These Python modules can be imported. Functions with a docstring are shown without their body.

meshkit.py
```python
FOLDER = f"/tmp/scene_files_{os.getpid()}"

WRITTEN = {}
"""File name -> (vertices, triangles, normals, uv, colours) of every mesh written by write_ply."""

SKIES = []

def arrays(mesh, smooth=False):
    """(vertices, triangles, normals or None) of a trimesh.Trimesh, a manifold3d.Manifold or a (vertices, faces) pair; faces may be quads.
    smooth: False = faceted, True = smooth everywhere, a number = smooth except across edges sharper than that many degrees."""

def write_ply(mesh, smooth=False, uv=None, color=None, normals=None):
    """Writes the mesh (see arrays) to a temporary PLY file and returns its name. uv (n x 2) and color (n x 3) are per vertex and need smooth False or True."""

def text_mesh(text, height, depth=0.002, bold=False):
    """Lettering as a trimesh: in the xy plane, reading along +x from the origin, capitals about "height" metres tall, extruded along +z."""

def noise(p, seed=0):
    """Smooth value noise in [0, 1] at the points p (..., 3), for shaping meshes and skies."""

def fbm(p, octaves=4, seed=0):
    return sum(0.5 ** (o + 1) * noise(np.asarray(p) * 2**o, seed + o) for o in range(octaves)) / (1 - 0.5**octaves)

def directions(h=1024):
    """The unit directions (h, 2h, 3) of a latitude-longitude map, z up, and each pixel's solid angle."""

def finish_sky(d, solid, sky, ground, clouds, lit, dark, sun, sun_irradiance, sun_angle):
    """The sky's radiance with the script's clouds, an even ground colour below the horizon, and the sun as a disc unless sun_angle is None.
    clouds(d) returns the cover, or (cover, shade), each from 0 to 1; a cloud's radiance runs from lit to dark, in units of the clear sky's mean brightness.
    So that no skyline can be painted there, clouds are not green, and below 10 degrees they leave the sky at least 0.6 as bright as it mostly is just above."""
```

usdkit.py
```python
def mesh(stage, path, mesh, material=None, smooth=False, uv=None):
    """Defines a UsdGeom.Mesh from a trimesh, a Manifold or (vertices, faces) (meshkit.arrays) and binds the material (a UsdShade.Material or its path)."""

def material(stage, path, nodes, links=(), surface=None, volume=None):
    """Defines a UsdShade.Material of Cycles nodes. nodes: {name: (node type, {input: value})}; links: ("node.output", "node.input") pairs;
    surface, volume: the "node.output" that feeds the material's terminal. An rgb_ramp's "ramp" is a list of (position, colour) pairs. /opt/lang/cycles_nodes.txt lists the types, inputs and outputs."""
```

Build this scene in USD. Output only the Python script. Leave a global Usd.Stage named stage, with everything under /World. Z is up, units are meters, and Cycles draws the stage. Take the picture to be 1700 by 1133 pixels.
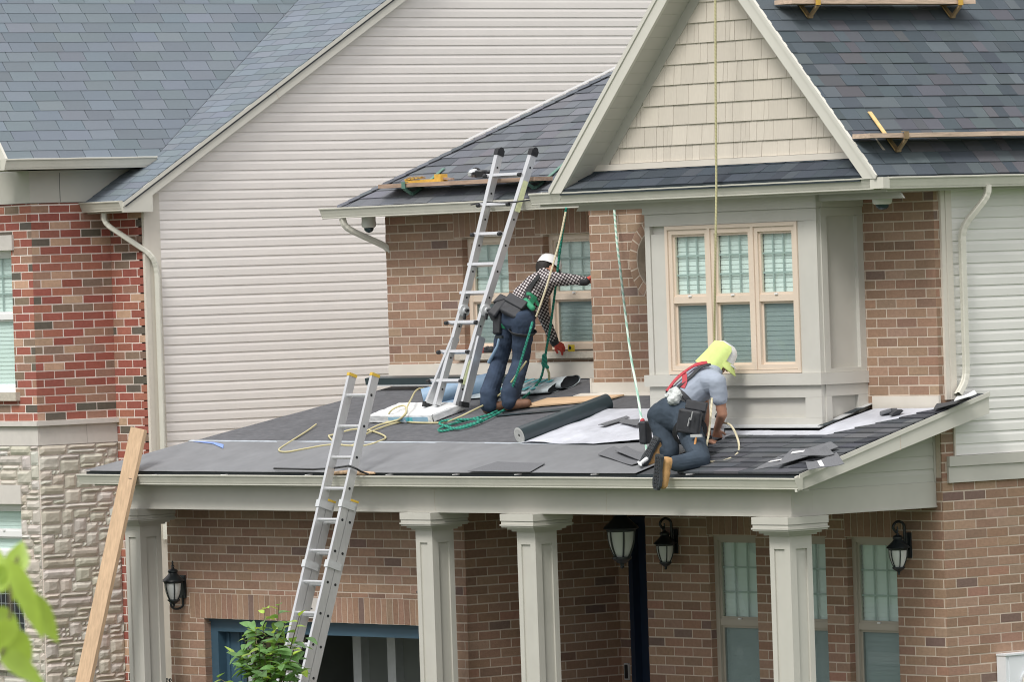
import math, random
import numpy as np
import trimesh, shapely
from shapely.geometry import Polygon, box as sbox
from shapely.ops import unary_union
import manifold3d as m3
import usdkit, meshkit
from pxr import Usd, UsdGeom, UsdLux, UsdShade, Sdf, Gf, Vt

stage = Usd.Stage.CreateInMemory()
UsdGeom.SetStageUpAxis(stage, UsdGeom.Tokens.z)
UsdGeom.SetStageMetersPerUnit(stage, 1.0)
UsdGeom.Xform.Define(stage, '/World')
RNG = random.Random(7)
A = lambda *v: np.array(v, float)

# ---------------------------------------------------------------- camera
EYE = A(42.380, -39.734, 4.9)
YAW, PITCH, ROLL, LENS = 0.883353689, -0.0107464463, 0.0329669556, 10728.6   # LENS: focal length in units of 1/1700 of the picture width
_f = A(-math.sin(YAW) * math.cos(PITCH), math.cos(YAW) * math.cos(PITCH), math.sin(PITCH))
_r = np.cross(_f, [0, 0, 1]); _r /= np.linalg.norm(_r); _d = np.cross(_f, _r)
_c, _s = math.cos(ROLL), math.sin(ROLL)
CAM = np.array([_c * _r + _s * _d, -_s * _r + _c * _d, _f])               # rows: right, down, forward
cam = UsdGeom.Camera.Define(stage, '/World/camera')
m = Gf.Matrix4d(1.0)
for i, row in enumerate((CAM[0], -CAM[1], -CAM[2], EYE)):
    m.SetRow(i, Gf.Vec4d(*map(float, row), 1.0 if i == 3 else 0.0))
cam.AddTransformOp().Set(m)
cam.CreateHorizontalApertureAttr(36.0); cam.CreateVerticalApertureAttr(24.0)
cam.CreateFocalLengthAttr(36.0 * LENS / 1700)
cam.CreateFStopAttr(20.0); cam.CreateFocusDistanceAttr(60.0)
cam.CreateClippingRangeAttr(Gf.Vec2f(0.5, 5000))
cam.CreateExposureAttr(0.62)

# ---------------------------------------------------------------- sky and sun: a bright overcast, lighter towards the street (-y)
SUN_DIR = A(0.22, -0.58, 0.78); SUN_DIR /= np.linalg.norm(SUN_DIR)
dome = UsdLux.DomeLight.Define(stage, '/World/sky')
usdkit.material(stage, '/World/Looks/sky', {
    'sky': ('sky_texture', {'sky_type': 'single_scattering', 'sun_disc': False, 'sun_elevation': math.asin(SUN_DIR[2]), 'sun_rotation': math.atan2(SUN_DIR[0], SUN_DIR[1]), 'aerosol_density': 2.0}),
    'tc': ('texture_coordinate', {}), 'n': ('noise_texture', {'scale': 2.2, 'detail': 5.0}),
    'cr': ('rgb_ramp', {'ramp': [(0.3, (6.4, 6.2, 6.1)), (0.7, (9.8, 9.5, 9.3))]}),
    'sx': ('separate_xyz', {}), 'zr': ('rgb_ramp', {'ramp': [(0.0, (0.34, 0.35, 0.36)), (0.12, (0.5, 0.5, 0.51)), (0.4, (0.92, 0.92, 0.93)), (1.0, (1.62, 1.62, 1.64))]}), 'zm': ('mix', {'mix_type': 'multiply', 'fac': 1.0}), 'mix': ('mix', {'fac': 0.82}), 'bg': ('background_shader', {'strength': 0.1})},
    [('tc.generated', 'n.vector'), ('n.fac', 'cr.fac'), ('sky.color', 'mix.color1'), ('tc.generated', 'sx.vector'), ('sx.z', 'zr.fac'), ('cr.color', 'zm.color1'), ('zr.color', 'zm.color2'), ('zm.color', 'mix.color2'), ('mix.color', 'bg.color')], surface='bg.background')
UsdShade.MaterialBindingAPI.Apply(dome.GetPrim()).Bind(UsdShade.Material.Get(stage, '/World/Looks/sky'))
sun = UsdLux.DistantLight.Define(stage, '/World/sun')
sun.CreateIntensityAttr(0.4); sun.CreateAngleAttr(18.0); sun.CreateColorAttr(Gf.Vec3f(1.0, 0.97, 0.92))
sun.GetPrim().CreateAttribute('inputs:normalize', Sdf.ValueTypeNames.Bool).Set(True)
_x = np.cross([0, 0, 1], SUN_DIR); _x /= np.linalg.norm(_x); _y = np.cross(SUN_DIR, _x)
m = Gf.Matrix4d(1.0)
for i, row in enumerate((_x, _y, SUN_DIR)):
    m.SetRow(i, Gf.Vec4d(*map(float, row), 0.0))
sun.AddTransformOp().Set(m)

# ---------------------------------------------------------------- helpers
def _ray(px, py): return CAM.T @ A((px - 850) / LENS, (py - 566.5) / LENS, 1.0)
def on_plane(px, py, n, d):                    # the point of the plane n.p = d that is seen at a place of the photograph
    v = _ray(px, py); n = np.asarray(n, float)
    return EYE + v * ((d - n @ EYE) / (n @ v))
def on_y(px, py, y): return on_plane(px, py, (0, 1, 0), y)
def on_x(px, py, x): return on_plane(px, py, (1, 0, 0), x)
def seen(p):
    k = (np.atleast_2d(p) - EYE) @ CAM.T
    return np.stack([850 + LENS * k[:, 0] / k[:, 2], 566.5 + LENS * k[:, 1] / k[:, 2]], 1)

def unit(v): v = np.asarray(v, float); return v / max(np.linalg.norm(v), 1e-12)
class Node:
    def __init__(self, path, loc=(0, 0, 0)):
        self.path, self.loc, self.prim = path, A(*loc), stage.GetPrimAtPath(path)
_used = {}
def free(parent, name):
    k = _used.get((parent, name), 0); _used[(parent, name)] = k + 1
    return f'{parent}/{name}' + (f'_{k:03d}' if k else '')
def tag(p, label=None, cat=None, group=None, kind=None):
    for k, v in (('label', label), ('category', cat), ('group', group), ('kind', kind)):
        if v: p.SetCustomDataByKey(k, v)
def thing(name, label, cat, loc=(0, 0, 0), rotz=0, group=None, kind=None):
    path = free('/World', name)
    x = UsdGeom.Xform.Define(stage, path)
    x.AddTranslateOp().Set(Gf.Vec3d(*map(float, loc)))
    if rotz: x.AddRotateZOp().Set(float(math.degrees(rotz)))
    tag(x.GetPrim(), label, cat, group, kind)
    n = Node(path, loc); n.rot = rotz
    return n
def copy_of(src, loc, rotz, label, group=None):
    base = src.path.rsplit('/', 1)[1]; base = base[:-4] if base[-4:-3] == '_' and base[-3:].isdigit() else base; path = free('/World', base)
    x = UsdGeom.Xform.Define(stage, path)
    x.GetPrim().GetReferences().AddInternalReference(src.path)
    x.ClearXformOpOrder()
    x.AddTranslateOp().Set(Gf.Vec3d(*map(float, loc)))
    ro = x.GetPrim().GetAttribute('xformOp:rotateZ')
    (UsdGeom.XformOp(ro) if ro else x.AddRotateZOp()).Set(float(math.degrees(rotz)))
    if ro: x.SetXformOpOrder([UsdGeom.XformOp(x.GetPrim().GetAttribute('xformOp:translate')), UsdGeom.XformOp(ro)])
    x.GetPrim().SetInstanceable(True)
    tag(x.GetPrim(), label, None, group)
    return x
class MB:
    """Collects shapes into one mesh (world coordinates)."""
    def __init__(self): self.v, self.f, self.n, self.t = [], [], 0, []
    def add(self, v, f, tint=None):
        v = np.asarray(v, float); f = np.asarray(f, int)
        if len(f) == 0: return self
        if f.shape[1] == 4: f = np.vstack([f[:, [0, 1, 2]], f[:, [0, 2, 3]]])
        self.v.append(v); self.f.append(f + self.n); self.n += len(v)
        self.t.append(np.tile(np.asarray(tint if tint is not None else (1, 1, 1), float), (len(v), 1)))
        return self
    def tm(self, mesh, T=None, tint=None):
        if hasattr(mesh, 'to_mesh'):
            q = mesh.to_mesh(); v, f = q.vert_properties[:, :3], q.tri_verts
        else: v, f = np.array(mesh.vertices), np.array(mesh.faces)
        if T is not None: v = v @ T[:3, :3].T + T[:3, 3]
        return self.add(v, f, tint)
    def par(self, o, a, b, c, tint=None):       # parallelepiped from a corner and three edges
        o, a, b, c = map(lambda q: np.asarray(q, float), (o, a, b, c))
        if np.dot(np.cross(a, b), c) < 0: a, b = b, a
        v = [o, o + a, o + a + b, o + b, o + c, o + a + c, o + a + b + c, o + b + c]
        return self.add(v, [[0, 3, 2, 1], [4, 5, 6, 7], [0, 1, 5, 4], [1, 2, 6, 5], [2, 3, 7, 6], [3, 0, 4, 7]], tint)
    def box(self, x0, x1, y0, y1, z0, z1, tint=None):
        return self.par((x0, y0, z0), (x1 - x0, 0, 0), (0, y1 - y0, 0), (0, 0, z1 - z0), tint)
    def bar(self, p, q, w, h, up=(0, 0, 1)):    # beam of section w x h from p to q
        p, q = A(*p), A(*q); d = q - p; d /= np.linalg.norm(d)
        s = np.cross(d, up)
        if np.linalg.norm(s) < 1e-6: s = np.cross(d, (1, 0, 0))
        s /= np.linalg.norm(s); u = np.cross(s, d)
        return self.par(p - s * w / 2 - u * h / 2, q - p, s * w, u * h)
    def prism(self, pts, o, u, v, w0, w1, tint=None):  # polygon (a list or a shapely polygon) in the plane o,u,v, extruded along u x v from w0 to w1
        o, u, v = A(*o), A(*u), A(*v); n = np.cross(u, v)
        P = pts if hasattr(pts, 'geom_type') else Polygon(pts)
        for g in getattr(P, 'geoms', [P]):
            if g.is_empty or g.geom_type != 'Polygon' or g.area < 1e-7: continue
            t = trimesh.creation.extrude_polygon(shapely.geometry.polygon.orient(g), w1 - w0, engine='earcut')
            q = np.array(t.vertices)
            self.add(o + q[:, :1] * u + q[:, 1:2] * v + (q[:, 2:] + w0) * n, np.array(t.faces), tint)
        return self
    def tube(self, pts, r, n=8, cap=True):
        pts = np.array(pts, float); r = np.broadcast_to(np.asarray(r, float), (len(pts),))
        T = np.gradient(pts, axis=0); T /= np.maximum(np.linalg.norm(T, axis=1, keepdims=True), 1e-9)
        ref = A(0, 0, 1) if abs(T[0][2]) < .9 else A(1, 0, 0)
        rings = []
        for p, t, q in zip(pts, T, r):
            a = ref - t * (ref @ t); a /= max(np.linalg.norm(a), 1e-9); ref = a; b = np.cross(t, a)
            th = np.arange(n) * 2 * math.pi / n
            rings.append(p + q * (np.cos(th)[:, None] * a + np.sin(th)[:, None] * b))
        v = np.vstack(rings); f = []
        for i in range(len(pts) - 1):
            for k in range(n):
                f.append([i * n + k, i * n + (k + 1) % n, (i + 1) * n + (k + 1) % n, (i + 1) * n + k])
        f = np.array(f); f = np.vstack([f[:, [0, 1, 2]], f[:, [0, 2, 3]]])
        if cap:
            v = np.vstack([v, pts[0], pts[-1]]); e = len(pts) * n
            f = np.vstack([f, [[e, (k + 1) % n, k] for k in range(n)], [[e + 1, e - n + k, e - n + (k + 1) % n] for k in range(n)]])
        return self.add(v, f)
    def lathe(self, prof, o, n=16, axis=(0, 0, 1)):      # prof: (radius, height) pairs
        ax = A(*axis); ax /= np.linalg.norm(ax)
        a = np.cross(ax, (1, 0, 0) if abs(ax[0]) < .9 else (0, 1, 0)); a /= np.linalg.norm(a); b = np.cross(ax, a)
        th = np.arange(n) * 2 * math.pi / n; ring = np.cos(th)[:, None] * a + np.sin(th)[:, None] * b
        v = np.vstack([A(*o) + ring * r + ax * h for r, h in prof]); f = []
        for i in range(len(prof) - 1):
            for k in range(n): f.append([i * n + k, i * n + (k + 1) % n, (i + 1) * n + (k + 1) % n, (i + 1) * n + k])
        return self.add(v, f)
    def arrays(self): return np.vstack(self.v), np.vstack(self.f)
    def build(self, name, mat, parent=None, smooth=False, kind=None, label=None, local=False, tint=False):
        v, f = self.arrays()
        path = free(parent.path if parent else '/World', name)
        loc = A(0, 0, 0)
        if parent is not None and not local: loc = parent.loc
        me = usdkit.mesh(stage, path, (v - loc, f), MATS[mat], smooth)
        if tint: set_tint(me, np.vstack(self.t), smooth)
        tag(me.GetPrim(), label, kind=kind)
        return Node(path, loc)
def set_tint(me, t, smooth=False):
    UsdGeom.PrimvarsAPI(me).CreatePrimvar('tint', Sdf.ValueTypeNames.Color3fArray, 'vertex').Set(Vt.Vec3fArray.FromNumpy(np.asarray(t, np.float32)))

# ---------------------------------------------------------------- materials
MATS = {}
def mat(name, col, rough=0.6, var=0.08, scale=6.0, bump=0.0, bscale=80.0, metallic=0.0, spec=0.5, stretch=None, tint=False, dirt=0.0, extra=None, sheen=0.0):
    nodes = {'g': ('geometry', {}), 'mp': ('mapping', {'scale': stretch or (1, 1, 1)}), 'n': ('noise_texture', {'scale': scale, 'detail': 5.0, 'roughness': 0.6}),
             'r': ('rgb_ramp', {'ramp': [(0.25, [max(0, c * (1 - var)) for c in col]), (0.75, [min(1, c * (1 + var)) for c in col])]}),
             'p': ('principled_bsdf', {'roughness': rough, 'metallic': metallic, 'specular_ior_level': spec})}
    links = [('g.position', 'mp.vector'), ('mp.vector', 'n.vector'), ('n.fac', 'r.fac')]
    out = 'r.color'
    if sheen: nodes['p'][1].update(sheen_weight=sheen)
    if tint:
        nodes['a'] = ('attribute', {'attribute': 'tint'}); nodes['tm'] = ('mix', {'mix_type': 'multiply', 'fac': 1.0})
        links += [(out, 'tm.color1'), ('a.color', 'tm.color2')]; out = 'tm.color'
    if dirt:
        nodes['dn'] = ('noise_texture', {'scale': 1.7, 'detail': 6.0, 'roughness': 0.7}); nodes['dr'] = ('rgb_ramp', {'ramp': [(0.42, (1, 1, 1)), (0.75, [1 - dirt] * 3)]})
        nodes['dm'] = ('mix', {'mix_type': 'multiply', 'fac': 1.0})
        links += [('g.position', 'dn.vector'), ('dn.fac', 'dr.fac'), (out, 'dm.color1'), ('dr.color', 'dm.color2')]; out = 'dm.color'
    links.append((out, 'p.base_color'))
    if bump:
        nodes['bn'] = ('noise_texture', {'scale': bscale, 'detail': 4.0}); nodes['b'] = ('bump', {'strength': min(1.0, bump), 'distance': 0.004 * max(1, bump)})
        links += [('mp.vector', 'bn.vector'), ('bn.fac', 'b.height'), ('b.normal', 'p.normal')]
    MATS[name] = usdkit.material(stage, f'/World/Looks/{name}', nodes, links, surface='p.BSDF')
def raw(name, nodes, links, surface): MATS[name] = usdkit.material(stage, f'/World/Looks/{name}', nodes, links, surface=surface)

mat('brick', (1, 1, 1), 0.85, 0.22, 28, 0.8, 120, tint=True, spec=0.25)
mat('mortar', (0.58, 0.495, 0.41), 0.95, 0.1, 20, 0.5, spec=0.1)
mat('pale_mortar', (0.80, 0.72, 0.66), 0.95, 0.08, 20, 0.5, spec=0.1)
mat('stone', (1, 1, 1), 0.9, 0.16, 14, 0.7, 60, tint=True, spec=0.2)
mat('limestone', (0.60, 0.57, 0.53), 0.9, 0.05, 10, 0.2, spec=0.2, dirt=0.1)
mat('rough_limestone', (0.50, 0.46, 0.39), 0.92, 0.15, 22, 1.0, 40, spec=0.2)
mat('siding', (0.80, 0.765, 0.735), 0.55, 0.025, 3, spec=0.35, tint=True)
mat('white_siding', (0.79, 0.785, 0.75), 0.55, 0.025, 3, spec=0.35, tint=True)
mat('porch_siding', (0.52, 0.52, 0.47), 0.55, 0.03, 3, spec=0.35, tint=True)
mat('trim', (0.515, 0.505, 0.455), 0.5, 0.03, 4, spec=0.4, dirt=0.07)
mat('pale_trim', (0.60, 0.59, 0.53), 0.5, 0.03, 4, spec=0.4, dirt=0.06)
mat('cream_trim', (0.66, 0.62, 0.55), 0.5, 0.03, 4, spec=0.4, dirt=0.06)
mat('bay_trim', (0.545, 0.535, 0.49), 0.55, 0.03, 4, spec=0.35, dirt=0.06)
mat('gutter_paint', (0.60, 0.59, 0.52), 0.35, 0.04, 5, spec=0.5, dirt=0.1)
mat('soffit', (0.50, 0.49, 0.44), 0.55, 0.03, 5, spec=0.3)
mat('shake', (1, 1, 1), 0.7, 0.1, 30, 0.7, 40, stretch=(3, 3, 0.25), spec=0.25, tint=True)
mat('shingle', (1, 1, 1), 0.95, 0.3, 160, 0.6, 300, spec=0.15, tint=True)
mat('old_shingle', (1, 1, 1), 0.95, 0.2, 120, 0.6, 300, spec=0.2, tint=True)
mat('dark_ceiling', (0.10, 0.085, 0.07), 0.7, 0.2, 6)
mat('roof_deck', (0.045, 0.05, 0.055), 0.9, 0.2, 20)
mat('drip_edge', (0.02, 0.03, 0.036), 0.5, 0.2, 6)
mat('white_edge', (0.8, 0.8, 0.8), 0.4, 0.03, 5)
mat('underlay', (0.185, 0.192, 0.202), 0.6, 0.12, 4, 0.25, 60, spec=0.35, dirt=0.15)
mat('underlay_dark', (0.108, 0.111, 0.120), 0.75, 0.25, 9, 0.8, 30, spec=0.3, dirt=0.2, stretch=(1, 2.5, 1))
mat('ice_shield', (0.56, 0.58, 0.64), 0.55, 0.10, 6, 0.4, 25, dirt=0.35)
mat('chalk', (0.38, 0.42, 0.46), 0.8, 0.25, 9)
mat('blue_chalk', (0.20, 0.30, 0.62), 0.8, 0.3, 30)
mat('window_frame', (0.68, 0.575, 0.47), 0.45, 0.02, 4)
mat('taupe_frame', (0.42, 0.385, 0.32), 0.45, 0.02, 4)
mat('muntin', (0.42, 0.47, 0.45), 0.5, 0.02, 4)
mat('white_frame', (0.80, 0.80, 0.80), 0.4, 0.02, 4)
mat('blind', (0.80, 0.82, 0.80), 0.5, 0.03, 5)
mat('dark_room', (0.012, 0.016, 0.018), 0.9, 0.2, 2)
mat('garage_wall', (0.30, 0.32, 0.31), 0.9, 0.1, 2)
mat('garage_floor', (0.16, 0.16, 0.155), 0.8, 0.2, 2)
mat('teal_frame', (0.045, 0.095, 0.135), 0.45, 0.06, 4)
mat('navy_door', (0.012, 0.024, 0.05), 0.4, 0.1, 4)
mat('black_metal', (0.012, 0.017, 0.020), 0.38, 0.2, 30, spec=0.6)
mat('aluminium', (0.66, 0.67, 0.68), 0.38, 0.06, 12, metallic=0.75, stretch=(4, 4, 0.4))
mat('dull_aluminium', (0.60, 0.62, 0.63), 0.5, 0.08, 12, metallic=0.4)
mat('black_plastic', (0.015, 0.016, 0.018), 0.45, 0.1, 10)
mat('yellow_plastic', (0.62, 0.42, 0.06), 0.5, 0.1, 10)
mat('old_wood', (0.36, 0.255, 0.19), 0.8, 0.3, 9, 0.5, 30, stretch=(0.6, 3, 6), dirt=0.3)
mat('pale_plank', (0.56, 0.43, 0.33), 0.8, 0.3, 9, 0.5, 30, stretch=(3, 0.6, 6), dirt=0.3)
mat('lumber', (0.56, 0.395, 0.25), 0.75, 0.2, 5, 0.5, 20, stretch=(7, 7, 0.5), dirt=0.1)
mat('plywood', (0.60, 0.42, 0.26), 0.75, 0.2, 3, 0.3, 20, stretch=(0.7, 6, 3), dirt=0.12)
mat('yellow_paint', (0.66, 0.40, 0.07), 0.55, 0.2, 20, dirt=0.3)
mat('yellow_wood', (0.66, 0.47, 0.20), 0.6, 0.2, 20)
mat('bracket_rust', (0.27, 0.19, 0.10), 0.6, 0.35, 25, dirt=0.3)
mat('green_paint', (0.10, 0.20, 0.16), 0.55, 0.3, 25)
mat('white_enamel', (0.74, 0.77, 0.80), 0.35, 0.02, 4)
mat('frosted', (0.62, 0.65, 0.63), 0.35, 0.04, 8, spec=0.5)
mat('camera_white', (0.62, 0.63, 0.58), 0.45, 0.03, 6)
mat('smoke_dome', (0.012, 0.03, 0.04), 0.08, 0.1, 6, spec=0.8)
mat('lawn', (0.055, 0.085, 0.03), 0.95, 0.3, 3)
mat('asphalt', (0.07, 0.07, 0.072), 0.9, 0.15, 2)
mat('dark_slab', (0.13, 0.125, 0.12), 0.85, 0.15, 2)
mat('concrete', (0.34, 0.33, 0.31), 0.9, 0.1, 2)
def glass(name, tintc, refl=1.0):     # a thin pane: clear with a sky reflection that grows towards grazing angles (the same from both sides)
    raw(name, {'t': ('transparent_bsdf', {'color': tintc}), 'g': ('glossy_bsdf', {'color': (0.92, 0.98, 0.98), 'roughness': 0.02}), 'l': ('layer_weight', {'blend': 0.5}),
               'pw': ('math', {'math_type': 'power', 'value2': 4.0}), 'fm': ('math', {'math_type': 'multiply_add', 'value2': 0.9, 'value3': 0.045 * refl}), 'm': ('mix_closure', {})},
        [('l.facing', 'pw.value1'), ('pw.value', 'fm.value1'), ('fm.value', 'm.fac'), ('t.BSDF', 'm.closure1'), ('g.BSDF', 'm.closure2')], 'm.closure')
glass('glass', (0.87, 0.965, 0.945), 1.6)
glass('clear_glass', (0.93, 0.95, 0.95))
raw('screen', {'t': ('transparent_bsdf', {'color': (1, 1, 1)}), 'd': ('diffuse_bsdf', {'color': (0.05, 0.075, 0.085)}), 'm': ('mix_closure', {'fac': 0.42})},
    [('t.BSDF', 'm.closure1'), ('d.BSDF', 'm.closure2')], 'm.closure')

# ---------------------------------------------------------------- pieces: the 300 largest of a kind on a thing are parts of their own, the rest one part of stuff
PIECES = {}
def piece(owner, name, parent, mb, mat_):
    v, f = mb.arrays(); s = seen(v)
    lo, hi = s.min(0), s.max(0)
    inside = (np.clip(np.minimum(hi, (1700, 1133)) - np.maximum(lo, 0), 0, None)).prod()
    PIECES.setdefault((owner.path, name), (owner, []))[1].append((inside, parent, mb, mat_))
def flush_pieces(limit=300):
    for (path, name), (owner, items) in PIECES.items():
        items.sort(key=lambda q: -q[0])
        rest = {}
        for k, (a, parent, mb, mt) in enumerate(items):
            if k < limit and a > 0: mb.build(name, mt, parent, tint=True)
            else: rest.setdefault(mt, []).append(mb)
        for mt, group in rest.items():
            j = MB()
            for q in group:
                for v, f, t in zip(q.v, q.f, q.t): j.v.append(v); j.f.append(f - f.min() + j.n); j.t.append(t); j.n += len(v)
            j.build(name + '_remainder' if name != 'brick' else 'brickwork', mt, owner, kind='stuff', tint=True)
    PIECES.clear()

CH, BL, BH = 0.0873, 0.2665, 0.0783
def tone(pal, rng):
    x = rng.random() * sum(w for w, _ in pal)
    for w, c in pal:
        x -= w
        if x <= 0: break
    k = rng.uniform(0.9, 1.1)
    return [ch * k * rng.uniform(0.97, 1.03) for ch in c]
TAN = [(5, (0.365, 0.238, 0.165)), (4, (0.335, 0.213, 0.148)), (2.5, (0.385, 0.262, 0.187)), (1.6, (0.29, 0.186, 0.133)), (0.4, (0.22, 0.15, 0.125)), (0.5, (0.36, 0.21, 0.15))]
RED = [(6, (0.36, 0.120, 0.092)), (3, (0.40, 0.165, 0.115)), (2.6, (0.36, 0.215, 0.155)), (1.3, (0.145, 0.130, 0.105)), (1.5, (0.54, 0.36, 0.25)), (1.0, (0.27, 0.195, 0.145))]
def brick_wall(owner, parent, wall_name, o, u, L, z0, z1, holes=(), pal=TAN, shift=0.0, mortar='mortar', top=None, thick=0.11, seed=1, backing=True, soldiers=(), cut=None):
    """A wall in the plane through o along u (outward normal = u x z), with rectangular holes (s0, z0, s1, z1) and bricks laid in courses."""
    rng = random.Random(seed); o, u = A(*o), A(*u); up = A(0, 0, 1); n = np.cross(u, up)
    area = sbox(0, z0, L, z1)
    if cut is not None: area = area.intersection(cut)
    hole = unary_union([sbox(*h[:4]) for h in holes]) if holes else None
    solid = area.difference(hole) if hole is not None else area
    w = parent
    if backing:
        mb = MB(); mb.prism(solid.intersection(sbox(0.002, z0, L - 0.002, z1)), o, u, up, -thick, 0.0); w = mb.build(wall_name, mortar, parent)
    def lay(poly):
        q = poly.intersection(solid)
        for g in getattr(q, 'geoms', [q]):
            if g.geom_type != 'Polygon' or g.area < 0.0006: continue
            b = MB(); d = rng.uniform(0.0008, 0.004)
            if abs(g.area - g.envelope.area) < 1e-7:
                x0, y0, x1, y1 = g.bounds
                j = [rng.uniform(-0.0015, 0.0015) for _ in range(4)]
                b.par(o + u * (x0 + j[0]) + up * (y0 + j[1]) - n * 0.012, u * (x1 - x0 + j[2] - j[0]), up * (y1 - y0 + j[3] - j[1]), n * (0.012 + d), tone(pal, rng))
            else: b.prism(g, o, u, up, -0.012, d, tone(pal, rng))
            piece(owner, 'brick', w, b, 'brick')
    sold = unary_union([sbox(*s) for s in soldiers]) if soldiers else None
    for row in range(int(math.floor(z0 / CH)), int(math.ceil(z1 / CH))):
        zb = row * CH; s = -BL + ((row % 2) * BL / 2 + shift) % BL
        while s < L:
            r = sbox(s + 0.0068, zb + 0.006, s + BL - 0.0068, zb + CH - 0.006)
            lay(r.difference(sold.buffer(0.004, join_style=2)) if sold is not None else r)
            s += BL
    for (a, b0, c, d0) in soldiers:
        k = max(1, round((c - a) / 0.0885)); st = (c - a) / k
        for i in range(k): lay(sbox(a + i * st + 0.0045, b0 + 0.004, a + (i + 1) * st - 0.0045, d0 - 0.004))
    # the reveals: brick ends lining the left and right jambs of each hole
    for h in holes:
        if len(h) > 4 and h[4] == 'plain': continue
        for row in range(int(math.floor(h[1] / CH)), int(math.ceil(h[3] / CH))):
            a, b0 = max(h[1], row * CH + 0.0045), min(h[3], row * CH + CH - 0.0045)
            if b0 - a < 0.02: continue
            for s, sg in ((h[0], 1), (h[2], -1)):
                b = MB(); b.par(o + u * s + up * a - n * 0.002, u * sg * 0.004, up * (b0 - a), -n * (thick - 0.012), tone(pal, rng))
                piece(owner, 'brick', w, b, 'brick')
    return w
def lap_siding(parent, wall_name, o, u, rows, pitch, z0, mat_, back=True, name='siding_board', tv=0.02, seed=3, depth=0.014):
    """Dutch-lap boards: rows gives the (s0, s1) of each course, from z0 up."""
    rng = random.Random(seed); o, u = A(*o), A(*u); up = A(0, 0, 1); n = np.cross(u, up)
    prof = [(-0.004, 0.0), (depth, 0.0), (depth, 0.004), (depth * 0.97, 0.62 * pitch), (depth * 0.80, 0.70 * pitch), (depth * 0.58, 0.82 * pitch), (depth * 0.40, 0.97 * pitch), (depth * 0.38, pitch * 1.06), (-0.004, pitch * 1.06)]
    for i, r in enumerate(rows):
        if r is None: continue
        s0, s1, s2, s3 = r if len(r) == 4 else (r[0], r[1], r[0], r[1])      # ends at the bottom and at the top
        m = MB(); z = z0 + i * pitch; k = len(prof); v = []
        for e0, e1 in ((s0, s2), (s1, s3)):
            for d, h in prof: v.append(o + u * (e0 + (e1 - e0) * min(1, h / pitch)) + up * (z + h) + n * d)
        f = [[j, (j + 1) % k, k + (j + 1) % k, k + j] for j in range(k)]
        f = [q[::-1] for q in f]
        tri = [[0, j, j + 1] for j in range(1, k - 1)] + [[k, k + j + 1, k + j] for j in range(1, k - 1)]
        t = 1 + rng.uniform(-tv, tv)
        m.add(v, f, (t, t, t)); nv = m.n; m.add(v, tri, (t, t, t))
        m.build(name, mat_, parent, tint=True)
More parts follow.
